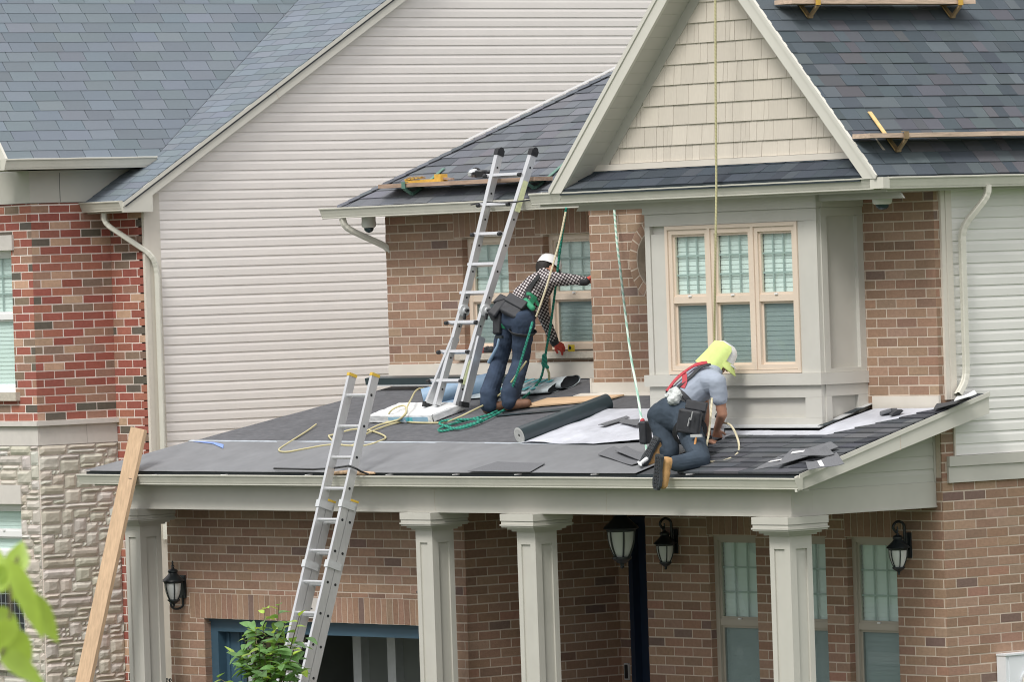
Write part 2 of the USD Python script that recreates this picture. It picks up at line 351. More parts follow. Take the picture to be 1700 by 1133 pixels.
def shingles(owner, parent, o, e, s, poly, pal, width, expo=0.143, thick=0.011, mat_='shingle', name='shingle', seed=5, overlap=0.03, b_from=0.0, laminated=True):
    """Courses of shingle tabs on the plane o + a*e + b*s (normal e x s), clipped to poly (a, b)."""
    rng = random.Random(seed); o, e, s = A(*o), A(*e), A(*s); n = np.cross(e, s)
    poly = poly if hasattr(poly, 'geom_type') else Polygon(poly)
    a0, b0, a1, b1 = poly.bounds; row = 0; b = b0 + b_from
    while b < b1:
        a = a0 - rng.uniform(0, 0.5) if laminated else a0 - ((row * 0.5) % 1.0) * width[0] - 0.07 * (row % 3)
        while a < a1:
            w = rng.uniform(*width); gap = 0.0015 if laminated else 0.0045
            lift = rng.choice((0.0, 0.004)) if laminated else 0.0
            q = sbox(a + gap, b, a + w - gap, b + expo + overlap).intersection(poly)
            for g in getattr(q, 'geoms', [q]):
                if g.geom_type != 'Polygon' or g.area < 0.001: continue
                c = np.array(shapely.geometry.polygon.orient(g).exterior.coords)[:-1]
                k = len(c); h = (thick + lift) + (0.003 - thick - lift) * (c[:, 1] - b) / (expo + overlap)
                top = o + c[:, :1] * e + c[:, 1:] * s + h[:, None] * n; bot = o + c[:, :1] * e + c[:, 1:] * s - 0.004 * n
                m = MB(); t = tone(pal, rng)
                f = [[0, i, i + 1] for i in range(1, k - 1)] + [[i, k + (i + 1) % k, (i + 1) % k] for i in range(k)] + [[i, k + i, k + (i + 1) % k] for i in range(k)]
                m.add(np.vstack([top, bot]), f, t); piece(owner, name, parent, m, mat_)
            a += w
        b += expo; row += 1
def gutter(parent, p, q, out, size=1.0, name='gutter', mat_='gutter_paint', caps=True, label=None):
    """K-style gutter; p, q: the back top edge's ends, out: the outward direction."""
    p, q, out = A(*p), A(*q), A(*out); d = q - p; L = np.linalg.norm(d); d /= L; up = A(0, 0, 1)
    O = [(0, 0), (0, -0.125), (0.070, -0.125), (0.078, -0.120), (0.078, -0.105), (0.084, -0.098), (0.093, -0.072), (0.105, -0.045), (0.112, -0.022), (0.112, -0.016), (0.126, -0.014), (0.128, 0.0), (0.118, 0.004)]
    I = [(0.114, -0.004), (0.108, -0.012), (0.106, -0.024), (0.098, -0.046), (0.086, -0.074), (0.074, -0.1), (0.066, -0.119), (0.006, -0.119), (0.006, 0)]
    P = Polygon([(a * size, b * size) for a, b in O + I])
    m = MB()
    if np.dot(np.cross(out, up), d) > 0: m.prism(P, p, out, up, 0, L)
    else: m.prism(P, p, out, up, -L, 0)
    if caps:
        C = Polygon([(a * size, b * size) for a, b in O]).buffer(0.0015)
        sg = 1 if np.dot(np.cross(out, up), d) > 0 else -1
        for w in (0, L): m.prism(C, p, out, up, sg * w - 0.003, sg * w + 0.003)
    g = m.build(name, mat_, parent, label=label)
    h = MB()                                             # hidden hangers that show as small clips at the lip
    for i in range(int(L / 1.13)):
        c = p + d * (0.3 + 1.13 * i + 0.2 * math.sin(5.1 * i))
        h.par(c - d * 0.010 + up * (-0.008), d * 0.020, out * 0.118 * size, up * 0.006)
    if h.n: h.build('gutter_hanger', 'white_edge', g)
    return g
def downspout(parent, pts, w=0.075, dpt=0.055, mat_='gutter_paint', label=None):
    pts = np.array(pts, float); m = MB()
    P = [];
    for i in range(len(pts)):                            # rounded elbows
        if 0 < i < len(pts) - 1:
            a, b, c = pts[i - 1], pts[i], pts[i + 1]
            la, lc = min(0.11, np.linalg.norm(a - b) / 2), min(0.11, np.linalg.norm(c - b) / 2)
            p0, p1 = b + (a - b) / np.linalg.norm(a - b) * la, b + (c - b) / np.linalg.norm(c - b) * lc
            for t in np.linspace(0, 1, 7): P.append((1 - t) ** 2 * p0 + 2 * t * (1 - t) * b + t * t * p1)
        else: P.append(pts[i])
    P = np.array(P); T = np.gradient(P, axis=0); T /= np.linalg.norm(T, axis=1, keepdims=True)
    sec = [(-1, -.7), (-.7, -1), (-.35, -1), (-.25, -.86), (.25, -.86), (.35, -1), (.7, -1), (1, -.7), (1, .7), (.7, 1), (.35, 1), (.25, .86), (-.25, .86), (-.35, 1), (-.7, 1), (-1, .7)]
    plane = np.cross(pts[1] - pts[0], pts[-1] - pts[0]); side0 = None
    rings = []
    for i, (p, t) in enumerate(zip(P, T)):
        s = plane if np.linalg.norm(plane) > 1e-3 else A(1, 0, 0)
        s = s / np.linalg.norm(s); s = s - t * (s @ t); s /= np.linalg.norm(s); b = np.cross(t, s)
        k = 0.94 if i % 2 and 1 < i < len(P) - 2 else 1.0
        rings.append([p + s * x * w / 2 * k + b * y * dpt / 2 * k for x, y in sec])
    v = np.vstack(rings); n = len(sec)
    f = [[i * n + k, i * n + (k + 1) % n, (i + 1) * n + (k + 1) % n, (i + 1) * n + k] for i in range(len(P) - 1) for k in range(n)]
    f = np.array(f); f = np.vstack([f[:, [0, 1, 2]], f[:, [0, 2, 3]]]); e = (len(P) - 1) * n
    f = np.vstack([f, [[0, k + 1, k] for k in range(1, n - 1)]])
    m.add(v, f); return m.build('downspout', mat_, parent, label=label)
def rect_frame(m, x0, x1, z0, z1, y, w, d, wb=None, wt=None):
    wb, wt = wb or w, wt or w
    m.box(x0, x0 + w, y, y + d, z0, z1); m.box(x1 - w, x1, y, y + d, z0, z1)
    m.box(x0 + w, x1 - w, y, y + d, z0, z0 + wb); m.box(x0 + w, x1 - w, y, y + d, z1 - wt, z1)
def sash_window(parent, x0, x1, z0, z1, y, zm, fmat, nv=3, nh=3, fw=0.05, name='window', screen=True, room=True, label=None, head=0.0):
    """A double-hung window whose frame's front face lies at y, facing -y."""
    m = MB(); rect_frame(m, x0, x1, z0, z1, y, fw, 0.07)
    m.box(x0 + fw, x1 - fw, y + 0.008, y + 0.05, zm - 0.032, zm + 0.03)
    rect_frame(m, x0 + fw, x1 - fw, z0 + fw, zm - 0.032, y + 0.034, 0.022, 0.03)
    rect_frame(m, x0 + fw, x1 - fw, zm + 0.03, z1 - fw, y + 0.02, 0.022, 0.03)
    w = m.build(name, fmat, parent, label=label)
    a, b = x0 + fw + 0.022, x1 - fw - 0.022
    lo0, lo1, up0, up1 = z0 + fw + 0.022, zm - 0.054, zm + 0.052, z1 - fw - 0.022
    MB().add([(a, y + 0.046, lo0), (b, y + 0.046, lo0), (b, y + 0.046, lo1), (a, y + 0.046, lo1)], [[0, 1, 2, 3]]).build('pane', 'glass', w)
    MB().add([(a, y + 0.034, up0), (b, y + 0.034, up0), (b, y + 0.034, up1), (a, y + 0.034, up1)], [[0, 1, 2, 3]]).build('pane', 'glass', w)
    g = MB()
    for i in range(1, nv): x = a + (b - a) * i / nv; g.box(x - 0.008, x + 0.008, y + 0.039, y + 0.047, up0, up1)
    for i in range(1, nh): z = up0 + (up1 - up0) * i / nh; g.box(a, b, y + 0.0395, y + 0.0465, z - 0.008, z + 0.008)
    if nv > 1: g.build('muntin_grid', 'muntin', w)
    if screen: MB().add([(a, y + 0.04, lo0), (b, y + 0.04, lo0), (b, y + 0.04, lo1), (a, y + 0.04, lo1)], [[0, 1, 2, 3]]).build('insect_screen', 'screen', w)
    bl = MB(); z = z0 + fw
    while z < z1 - fw - 0.03:
        bl.par((x0 + fw + 0.012, y + 0.062, z), (x1 - x0 - 2 * fw - 0.024, 0, 0), (0, 0.006, 0.0455), (0, 0.003, -0.001)); z += 0.044
    bl.box(x0 + fw + 0.01, x1 - fw - 0.01, y + 0.075, y + 0.12, z1 - fw - 0.05, z1 - fw)
    bl.build('blind', 'blind', w)
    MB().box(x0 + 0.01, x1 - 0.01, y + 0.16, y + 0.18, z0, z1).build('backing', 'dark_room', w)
    MB().box((a + b) / 2 - 0.02, (a + b) / 2 + 0.02, y - 0.004, y + 0.012, zm + 0.028, zm + 0.042).build('sash_lock', 'white_edge', w)
    return w

# ---------------------------------------------------------------- ground
g = MB(); g.box(-400, 400, -400, 400, -0.5, 0.0); g.build('lawn', 'lawn', kind='structure')
g = MB(); g.box(-10.0, -5.6, -12.0, -1.2, -0.1, 0.004); g.build('driveway', 'asphalt', kind='structure')
g = MB(); g.box(-5.6, 0.2, -1.95, 0.75, -0.1, 0.12); g.build('porch_floor', 'dark_slab', kind='structure')
g = MB(); g.box(-400, 400, -22.0, -13.5, -0.1, 0.008); g.build('road', 'asphalt', kind='structure')
g = MB(); g.box(-400, 400, -13.5, -12.0, -0.1, 0.10); g.build('pavement', 'concrete', kind='structure')

# ---------------------------------------------------------------- the house being re-roofed
X0 = 0.0
house = thing('brick_house', 'brown brick house whose porch roof is being re-shingled by two roofers', 'house', (-5, 1, 0))
UP = A(0, 0, 1)
# --- lower walls
lower = brick_wall(house, house, 'front_wall', (-4.12, 0, 0), (1, 0, 0), 4.12, 0, 2.92,
                   holes=[(0.90, 0.75, 1.57, 2.375), (1.86, 0.75, 2.53, 2.375), (2.815, 0.75, 3.485, 2.375)], seed=11, shift=0.10,
                   soldiers=[(0.88, 2.375, 1.59, 2.62), (1.84, 2.375, 2.55, 2.62), (2.795, 2.375, 3.505, 2.62)])
side = brick_wall(house, house, 'side_wall', (0, 0, 0), (0, 1, 0), 7.0, 0, 2.92, seed=12, shift=0.13)
alc = brick_wall(house, house, 'alcove_side_wall', (-5.36, -1.2, 0), (0, 1, 0), 1.9, 0, 2.92, seed=13, shift=0.13)
alb = brick_wall(house, house, 'alcove_back_wall', (-5.36, 0.7, 0), (1, 0, 0), 1.34, 0, 2.92, holes=[(0.245, 0, 1.30, 2.5)], seed=14, shift=0.0)
MB().box(-4.115, -4.025, 0.112, 0.7, 0, 2.92).build('alcove_inner_wall', 'mortar', house)
gar = brick_wall(house, house, 'garage_wall', (-10.12, -1.2, 0), (1, 0, 0), 4.76, 0, 2.92, holes=[(0.57, 0, 4.19, 1.533)], seed=15, shift=0.05,
                 soldiers=[(0.34, 1.533, 4.42, 1.785)])
MB().box(-10.115, -10.01, -1.195, 6, 0, 3.0).build('left_wall', 'mortar', house)
MB().box(-10.1, -5.4, 4.4, 4.5, 0, 2.9).box(-10.0, -9.9, -1.08, 4.4, 0, 2.9).box(-5.5, -5.4, -1.08, 4.4, 0, 2.9).box(-10.1, -5.4, -1.08, 4.5, 2.85, 2.9).build('garage_interior', 'garage_wall', house)
for q in (-8.3, -7.75, -7.0, -6.5): MB().box(q, q + 0.13, -0.3, -0.2, 0, 2.6).build('garage_post', 'dull_aluminium', house)
MB().box(-9.0, -5.6, 0.3, 0.4, 0, 2.6).build('garage_partition', 'garage_wall', house)
m = MB(); m.box(-9.548, -9.43, -1.12, -1.02, 0, 1.53); m.box(-6.05, -5.932, -1.12, -1.02, 0, 1.53); m.box(-9.43, -6.05, -1.12, -1.02, 1.40, 1.53)
m.box(-9.43, -9.16, -1.02, -0.98, 0, 1.40); m.box(-9.56, -5.92, -1.135, -1.09, 1.50, 1.533)
gf = m.build('garage_door_frame', 'teal_frame', house)
MB().box(-9.39, -9.36, -1.035, -1.02, 0, 1.38).box(-9.21, -9.19, -1.035, -1.02, 0, 1.38).build('stop_moulding', 'teal_frame', gf)
MB().box(-9.15, -9.09, -0.97, -0.92, 0, 1.42).tube([(-8.98, -0.9, 0.2), (-8.98, -0.85, 1.2), (-8.95, -0.6, 1.5)], 0.012, 6).build('door_track', 'dull_aluminium', gf)
# --- entry door
m = MB(); rect_frame(m, -5.115, -4.06, 0.12, 2.5, 0.62, 0.06, 0.12); d0 = m.build('entry_door', 'navy_door', house)
MB().box(-5.05, -4.12, 0.70, 0.74, 0.15, 2.44).build('door_leaf', 'navy_door', d0)
MB().box(-4.98, -4.62, 0.688, 0.70, 1.2, 2.3).box(-4.55, -4.2, 0.688, 0.70, 1.2, 2.3).build('door_panel', 'navy_door', d0)
# --- lower windows
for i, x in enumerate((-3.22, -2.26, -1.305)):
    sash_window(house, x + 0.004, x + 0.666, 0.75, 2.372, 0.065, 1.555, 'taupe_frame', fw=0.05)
# --- porch beam and columns
m = MB(); m.box(-10.17, -0.079, -1.754, -1.50, 2.656, 2.885); m.box(-0.33, -0.079, -1.499, -0.004, 2.656, 2.885)
m.box(-10.18, -0.070, -1.763, -1.745, 2.656, 2.672); m.box(-0.088, -0.070, -1.745, -0.004, 2.656, 2.672)
beam = m.build('porch_beam', 'trim', house)
MB().box(-5.1005, -5.0995, -1.7558, -1.7538, 2.674, 2.884).box(-2.6005, -2.5995, -1.7558, -1.7538, 2.674, 2.884).build('beam_joint', 'mortar', beam)
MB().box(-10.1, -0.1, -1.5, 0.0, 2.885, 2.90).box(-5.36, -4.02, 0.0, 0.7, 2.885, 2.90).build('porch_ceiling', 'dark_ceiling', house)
def column(x0, x1, y0=-1.754, y1=-1.51):
    m = MB(); m.box(x0, x1, y0, y1, 0.12, 2.60); c = m.build('porch_column', 'trim', house)
    w = x1 - x0; k = MB(); xc, yc = (x0 + x1) / 2, (y0 + y1) / 2
    for h0, h1, e in ((2.590, 2.655, 0.115), (2.560, 2.588, 0.108), (2.545, 2.560, 0.118), (2.530, 2.545, 0.108), (2.508, 2.530, 0.07), (2.490, 2.508, 0.04)):
        s = w / 2 + e
        k.box(xc - s, xc + s, yc - s, yc + s, h0 + 0.001, h1)
    s = w / 2 + 0.07
    for a, b in ((0.0, 0.12), (0.12, 0.15)): pass
    k.build('capital', 'trim', c)
    f = MB(); t = 0.016
    for z0, z1 in ((0.3, 2.36),):
        for (a, b, c0, d) in ((x0, x1, z0, z1),):
            st = 0.058
            f.box(a, a + st, y0 - t, y0, 0.12, 2.49); f.box(b - st, b, y0 - t, y0, 0.12, 2.49); f.box(a + st, b - st, y0 - t, y0, 2.37, 2.49); f.box(a + st, b - st, y0 - t, y0, 0.12, 0.35)
            f.box(x1, x1 + t, y0 - t, y0 + st, 0.12, 2.49); f.box(x1, x1 + t, y1 - st, y1, 0.12, 2.49); f.box(x1, x1 + t, y0 + st, y1 - st, 2.37, 2.49); f.box(x1, x1 + t, y0 + st, y1 - st, 0.12, 0.35)
    f.build('panel_moulding', 'trim', c)
    return c
for x0, x1 in ((-10.055, -9.815), (-5.388, -5.155), (-3.882, -3.632), (-0.366, -0.112)): column(x0, x1)
# --- porch roof: z = 3.03 + 0.2756 (y + 1.9)
PM = 0.2756; PC = 1 / math.hypot(1, PM); PS = PM * PC
def proof(x, y, h=0.0): return A(x, y, 3.03 + PM * (y + 1.9)) + h * A(0, -PS, PC)
def on_porch(px, py, h=0.0): return on_plane(px, py, (0, -PM, 1), 3.03 + PM * 1.9 + h / PC)
deck = [(-10.5, -1.875), (0.165, -1.875), (0.165, 0.42), (0.03, 0.42), (0.03, 0.2), (-0.1, 0.2), (-0.1, 1.05), (-8.76, 1.05)]
E1, S1 = A(1, 0, 0), A(0, PC, PS)
def porch_poly(pts): return Polygon([(x, (y + 1.9) / PC) for x, y in pts])
m = MB(); m.prism(porch_poly(deck), (0, -1.9, 3.03), E1, S1, -0.09, -0.006)
m.prism([(0, 0), (1, 0), (0.0, 1)], proof(-10.5, -1.875, -0.006), A(-8.76, 1.05, 3.83) - A(-10.5, -1.875, 3.03), A(0, 2.925, 0), -0.02, 0.0)
proofdeck = m.build('porch_roof', 'roof_deck', house)
def sheet(pts, name, mt, h=0.004, amp=0.006, parent=None, res=0.09, th=0.003, seed=2, label=None, freq=(1.6, 2.6)):
    """A limp membrane lying on the porch roof: pts are (x, y)."""
    P = Polygon(pts); x0, y0, x1, y1 = P.bounds
    tri = trimesh.creation.triangulate_polygon(P.segmentize(res), engine='earcut')
    V, F = np.array(tri[0]), np.array(tri[1])
    M_ = trimesh.Trimesh(np.c_[V, np.zeros(len(V))], F, process=True)
    for _ in range(12):
        e = M_.edges_unique_length
        if e.max() < res * 1.8: break
        vv, ff = trimesh.remesh.subdivide_to_size(M_.vertices, M_.faces, res * 1.8, max_iter=12); M_ = trimesh.Trimesh(vv, ff, process=True)
    V = np.array(M_.vertices); n0 = meshkit.fbm(np.c_[V[:, 0] * freq[0], V[:, 1] * freq[1], np.full(len(V), seed * 7.1)], 3) - 0.3
    hh = h + amp * np.clip(n0, 0, 1) * 2
    top = np.array([proof(a, b, q) for (a, b), q in zip(V[:, :2], hh)])
    mb = MB(); mb.add(top, np.array(M_.faces)); lo = top - A(0, -PS, PC) * (th + 0.0); 
    be = M_.edges[trimesh.grouping.group_rows(M_.edges_sorted, require_count=1)]
    k = len(top); sidef = [[a, k + a, k + b] for a, b in be] + [[a, k + b, b] for a, b in be]
    mb.v.append(lo); mb.t.append(np.ones_like(lo)); mb.f.append(np.array(sidef)); mb.n += k
    return mb.build(name, mt, parent or proofdeck, smooth=50, label=label)
sheet([(-10.52, -1.91), (-3.3, -1.91), (-2.0, -1.905), (-2.0, -0.95), (-3.4, -1.08), (-9.98, -0.95)], 'underlay_sheet', 'underlay', 0.010, 0.010, freq=(0.9, 2.2), seed=3)
sheet([(-9.98, -0.955), (-3.42, -1.09), (-2.0, -1.0), (-2.0, -0.5), (-3.35, -0.5), (-3.35, 0.57), (-5.40, 0.57), (-5.40, 1.02), (-8.77, 1.02)], 'weathered_underlay', 'underlay_dark', 0.002, 0.006, seed=5)
sheet([(-10.0, -0.985), (-3.6, -1.085), (-3.6, -1.052), (-10.0, -0.945)], 'lap_seam', 'chalk', 0.015, 0.005, res=0.05)
sheet([(-9.9, -1.0), (-9.45, -1.08), (-9.1, -1.22), (-9.25, -1.10), (-9.5, -1.03)], 'chalk_mark', 'blue_chalk', 0.0215, 0.001, res=0.05)
wp = [on_porch(*q)[:2] for q in ((866, 739), (985, 742), (1080, 736), (1130, 742), (1150, 700), (1085, 682), (965, 686), (930, 705))]
sheet(wp, 'ice_shield_sheet', 'ice_shield', 0.020, 0.022, freq=(3.0, 3.0), seed=9, label='pale grey ice shield sheet wrinkled beside the dark roll')
ws = [on_porch(*q)[:2] for q in ((1195, 742), (1205, 718), (1360, 718), (1380, 708), (1452, 682), (1560, 680), (1600, 660), (1540, 690), (1430, 715), (1365, 732))]
sheet(ws, 'ice_shield_sheet', 'ice_shield', 0.012, 0.008, freq=(3.0, 3.0), seed=10, label='pale grey ice shield strip along the foot of the bay')
# new shingles being laid at the right end
PORCH_PAL = [(4, (0.105, 0.112, 0.122)), (3, (0.085, 0.092, 0.104)), (3, (0.13, 0.137, 0.147)), (1, (0.065, 0.07, 0.08))]
sp = [on_porch(*q)[:2] for q in ((1130, 787), (1318, 788), (1565, 680), (1528, 690), (1440, 711), (1372, 727), (1215, 727), (1180, 745), (1125, 765))]
sp[1] = (0.20, -1.90); sp[2] = (0.20, 0.10); sp[0] = (sp[0][0], -1.90)
shingles(house, proofdeck, proof(0, -1.9, 0.016), E1, S1, porch_poly(sp), PORCH_PAL, (0.16, 0.34), seed=21, thick=0.014)
m = MB()
m.box(-10.52, 0.20, -1.885, -1.872, 2.985, 3.032); m.build('drip_edge', 'drip_edge', house)
# fascia, soffit, gutter
MB().box(-10.45, 0.17, -1.868, -1.835, 2.905, 3.0).build('fascia', 'trim', house)
MB().box(-10.45, 0.17, -1.84, -1.76, 2.888, 2.904).build('soffit', 'trim', house)
gutter(house, (-10.58, -1.869, 3.005), (0.21, -1.869, 3.047), (0, -1, 0), 0.80)
# right rake of the porch roof and the little sided gable under it
def rk(y, dz): return (y, 3.028 + PM * (y + 1.9) + dz)
m = MB(); m.prism([rk(-1.93, 0.0), rk(0.42, 0.0), (0.42, 3.482), (0.2, 3.43), rk(-1.88, -0.135), rk(-1.93, -0.135)], (0.172, 0, 0), (0, 1, 0), (0, 0, 1), 0, 0.028)
rake = m.build('rake_board', 'pale_trim', house)
m = MB(); m.prism([rk(-1.90, 0.012), rk(0.425, 0.012), rk(0.425, -0.03), rk(-1.90, -0.03)], (0.2005, 0, 0), (0, 1, 0), (0, 0, 1), 0, 0.012); m.build('rake_trim', 'pale_trim', rake)
MB().box(0.2, 0.203, -0.683, -0.681, 3.2, 3.36).build('board_joint', 'mortar', rake)
m = MB(); m.prism([rk(-1.86, -0.15), rk(0.0, -0.15), rk(0.0, -0.135), rk(-1.86, -0.135)], (-0.08, 0, 0), (0, 1, 0), (0, 0, 1), 0, 0.25); m.build('rake_soffit', 'soffit', house)
rows = []
for i in range(5):
    zb = 2.886 + 0.118 * i; y_ = -1.9 + (zb + 0.15 - 3.028) / PM; y2 = -1.9 + (zb + 0.118 + 0.15 - 3.028) / PM
    rows.append(None if y_ > -0.1 else (max(-1.75, y_), -0.02, min(max(-1.75, y2), -0.03), -0.02))
gs = MB().box(-0.2, -0.10, -1.7, 0, 2.886, 3.1).build('porch_gable', 'porch_siding', house)
lap_siding(gs, 'x', (-0.098, 0, 0), (0, 1, 0), rows, 0.118, 2.886, 'porch_siding')
MB().box(-0.1, -0.075, -0.022, 0.0, 2.886, 3.36).build('corner_strip', 'trim', house)
# --- upper walls
uw1 = brick_wall(house, house, 'upper_wall', (-9.2, 1.0, 0), (1, 0, 0), 3.75, 3.7, 5.53, holes=[(1.225, 4.10, 1.95, 5.255), (2.50, 4.10, 3.225, 5.255)], seed=16, shift=0.07,
                 soldiers=[(1.10, 5.258, 2.08, 5.51), (2.38, 5.258, 3.35, 5.51)])
RX, RZ, RO, RI = -4.465, 4.97, 0.40, 0.295
cir = shapely.geometry.Point(RX + 5.45, RZ).buffer(RO, 24)
uw2 = brick_wall(house, house, 'upper_wall', (-5.45, 0.55, 0), (1, 0, 0), 2.2, 3.6, 5.53, seed=17, shift=0.03, cut=sbox(0, 3.6, 2.2, 5.53).difference(cir))
uw3 = brick_wall(house, house, 'upper_wall', (-0.98, 0.0, 0), (1, 0, 0), 0.98, 3.4, 5.53, seed=18, shift=0.05)
uws = brick_wall(house, house, 'upper_side_wall', (0, 0, 0), (0, 1, 0), 0.16, 2.92, 5.53, seed=19, shift=0.05)
for q in ((-5.446, -5.34, 0.57, 1.0, 3.6, 5.53), (-9.196, -9.1, 1.01, 6, 3.6, 5.53), (-0.976, -0.9, 0.01, 0.6, 3.4, 5.53)): MB().box(*q).build('wall_return', 'mortar', house)
ring = MB(); rr = random.Random(4)                         # round window with a ring of brick headers
rw = MB()
for k in range(24):
    t0, t1 = 2 * math.pi * k / 24 + 0.022, 2 * math.pi * (k + 1) / 24 - 0.022
    pts = [(RX + r * math.cos(t), RZ + r * math.sin(t)) for r, t in ((RI, t0), (RO - 0.004, t0), (RO - 0.004, (t0 + t1) / 2), (RO - 0.004, t1), (RI, t1))]
    b = MB(); b.prism(pts, (0, 0.55, 0), (1, 0, 0), (0, 0, 1), -0.11, 0.004, tone(TAN, rr)); piece(house, 'brick', uw2, b, 'brick')
th = np.linspace(0, 2 * math.pi, 49)[:-1]
def annulus(r0, r1): return Polygon([(RX + r1 * math.cos(t), RZ + r1 * math.sin(t)) for t in th], [[(RX + r0 * math.cos(t), RZ + r0 * math.sin(t)) for t in th]])
MB().prism(annulus(RI - 0.01, RO + 0.004), (0, 0.55, 0), (1, 0, 0), (0, 0, 1), -0.115, 0.0015).build('ring_mortar', 'mortar', uw2)
m = MB(); m.prism(annulus(0.225, 0.262), (0, 0.70, 0), (1, 0, 0), (0, 0, 1), -0.05, 0.012); m.prism(annulus(0.17, 0.205), (0, 0.71, 0), (1, 0, 0), (0, 0, 1), -0.05, 0.012); MB().prism(annulus(0.25, RO - 0.02), (0, 0.68, 0), (1, 0, 0), (0, 0, 1), -0.03, 0.0).build('reveal_ring', 'old_wood', uw2)
r0 = m.build('round_window', 'trim', house)
MB().prism([(RX + 0.21 * math.cos(t), RZ + 0.21 * math.sin(t)) for t in th], (0, 0.72, 0), (1, 0, 0), (0, 0, 1), 0, 0.004).build('pane', 'clear_glass', r0)
MB().prism([(RX + 0.3 * math.cos(t), RZ + 0.3 * math.sin(t)) for t in th], (0, 0.75, 0), (1, 0, 0), (0, 0, 1), 0, 0.004).build('backing', 'dark_room', r0)
for x0 in (-7.975, -6.70):
    sash_window(house, x0 + 0.003, x0 + 0.722, 4.115, 5.252, 1.07, 4.64, 'window_frame', nv=3, nh=3, fw=0.055)
    m = MB(); m.box(x0 - 0.09, x0 + 0.815, 0.93, 1.10, 4.03, 4.095); m.build('window_sill', 'rough_limestone', house)
# base flashings where the roof meets the walls
m = MB(); m.box(-9.18, -5.47, 0.965, 0.998, 3.83, 3.995); m.prism([(-9.18 + 2.2, 0)] and [(0, 0), (1.2, 0), (1.2, 0.13), (0.28, 0.13)], (-8.7, 0.962, 3.87), (1, 0, 0), (0, 0, 1), 0, 0.004)
m.build('base_flashing', 'cream_trim', house)
m = MB(); m.box(-5.445, -3.3, 0.515, 0.548, 3.695, 3.80); m.par((-5.60, 0.40, 3.672), (2.3, 0, 0), (0, 0.14, 0.03), (0, 0, 0.004)); m.box(-5.475, -5.45, 0.515, 0.60, 3.70, 3.84); m.build('base_flashing', 'cream_trim', house)
m = MB(); m.box(-0.86, 0.02, -0.03, -0.003, 3.53, 3.66); m.build('base_flashing', 'cream_trim', house)
# --- the bay
BX0, BX1, BY = -3.335, -0.955, -0.545
m = MB(); m.box(BX0 + 0.03, -3.035, BY + 0.03, 0.5, 3.3, 5.53); m.box(-1.235, BX1 - 0.03, BY + 0.03, 0.5, 3.3, 5.53); m.box(-3.035, -1.235, BY + 0.03, 0.5, 3.3, 3.91); m.box(-3.035, -1.235, BY + 0.03, 0.5, 5.26, 5.53)
m.box(-3.035, -1.235, 0.3, 0.5, 3.91, 5.26); bay = m.build('bay', 'bay_trim', house)
def bp(x0, x1, z0, z1, t, name='trim_board'): return MB().box(x0, x1, BY - t, BY + 0.03, z0, z1).build(name, 'bay_trim', bay)
def bs(y0, y1, z0, z1, t, name='trim_board'): return MB().box(BX1 - 0.03, BX1 + t, y0, y1, z0, z1).build(name, 'bay_trim', bay)
bp(BX0 - 0.01, BX1 + 0.02, 5.388, 5.53, 0.03); bs(BY + 0.031, 0.0, 5.388, 5.53, 0.028)
bp(BX0, BX1, 5.275, 5.386, 0.012); bs(BY + 0.031, 0.0, 5.31, 5.386, 0.012)
bp(BX0 - 0.04, BX1 + 0.035, 3.785, 3.892, 0.045); bs(BY + 0.031, 0.0, 3.785, 3.892, 0.033)
bp(BX0, BX0 + 0.07, 3.893, 5.274, 0.014); bp(-3.26, -3.05, 3.893, 5.2, 0.002)
bp(-1.218, -1.115, 3.893, 5.274, 0.004); bp(BX1 - 0.165 + 0.0, BX1, 3.893, 5.274, 0.014)
bs(BY + 0.031, BY + 0.10, 3.893, 5.309, 0.014); bs(-0.075, 0.0, 3.893, 5.309, 0.014)
bs(BY + 0.10, -0.075, 3.893, 3.93, 0.013)
bp(BX0, BX1, 3.672, 3.783, 0.014); bp(BX0, BX1, 3.3, 3.487, 0.014); bp(BX1 - 0.22, BX1, 3.488, 3.671, 0.0145); bp(BX0, BX0 + 0.2, 3.488, 3.671, 0.0145)
bs(BY + 0.031, 0.0, 3.680, 3.783, 0.014); bs(BY + 0.031, BY + 0.10, 3.3, 3.679, 0.0145); bs(-0.12, 0.0, 3.3, 3.679, 0.0145)
WX = [-3.048, -2.437, -1.836, -1.222]
m = MB(); rect_frame(m, -3.05, -1.22, 3.897, 5.272, BY - 0.02, 0.035, 0.06, 0.03, 0.035)
for x in WX[1:3]: m.box(x - 0.018, x + 0.018, BY - 0.018, BY + 0.04, 3.93, 5.237)
trip = m.build('window_surround', 'window_frame', bay)
for i in range(3):
    sash_window(house, WX[i] + (0.036 if i == 0 else 0.02), WX[i + 1] - (0.036 if i == 2 else 0.02), 3.93, 5.236, BY - 0.006, 4.585, 'window_frame', nv=3, nh=3, fw=0.045)
# flashing steps at the foot of the bay
m = MB(); m.par(proof(BX0 + 0.3, BY - 0.09, 0.02), (BX1 - BX0 - 0.25, 0, 0), A(0, 0.1, 0.03), (0, 0, 0.006)); m.build('bay_flashing', 'dull_aluminium', house)
for i in range(4):
    y = BY - 0.05 + 0.16 * i
    m = MB(); m.par(proof(BX1 - 0.02, y, 0.025 + 0.004 * i), (0.11, 0, 0.004), S1 * 0.19, A(0, 0, 0.004)); m.build('step_flashing', 'dull_aluminium' if i % 2 else 'drip_edge', house)
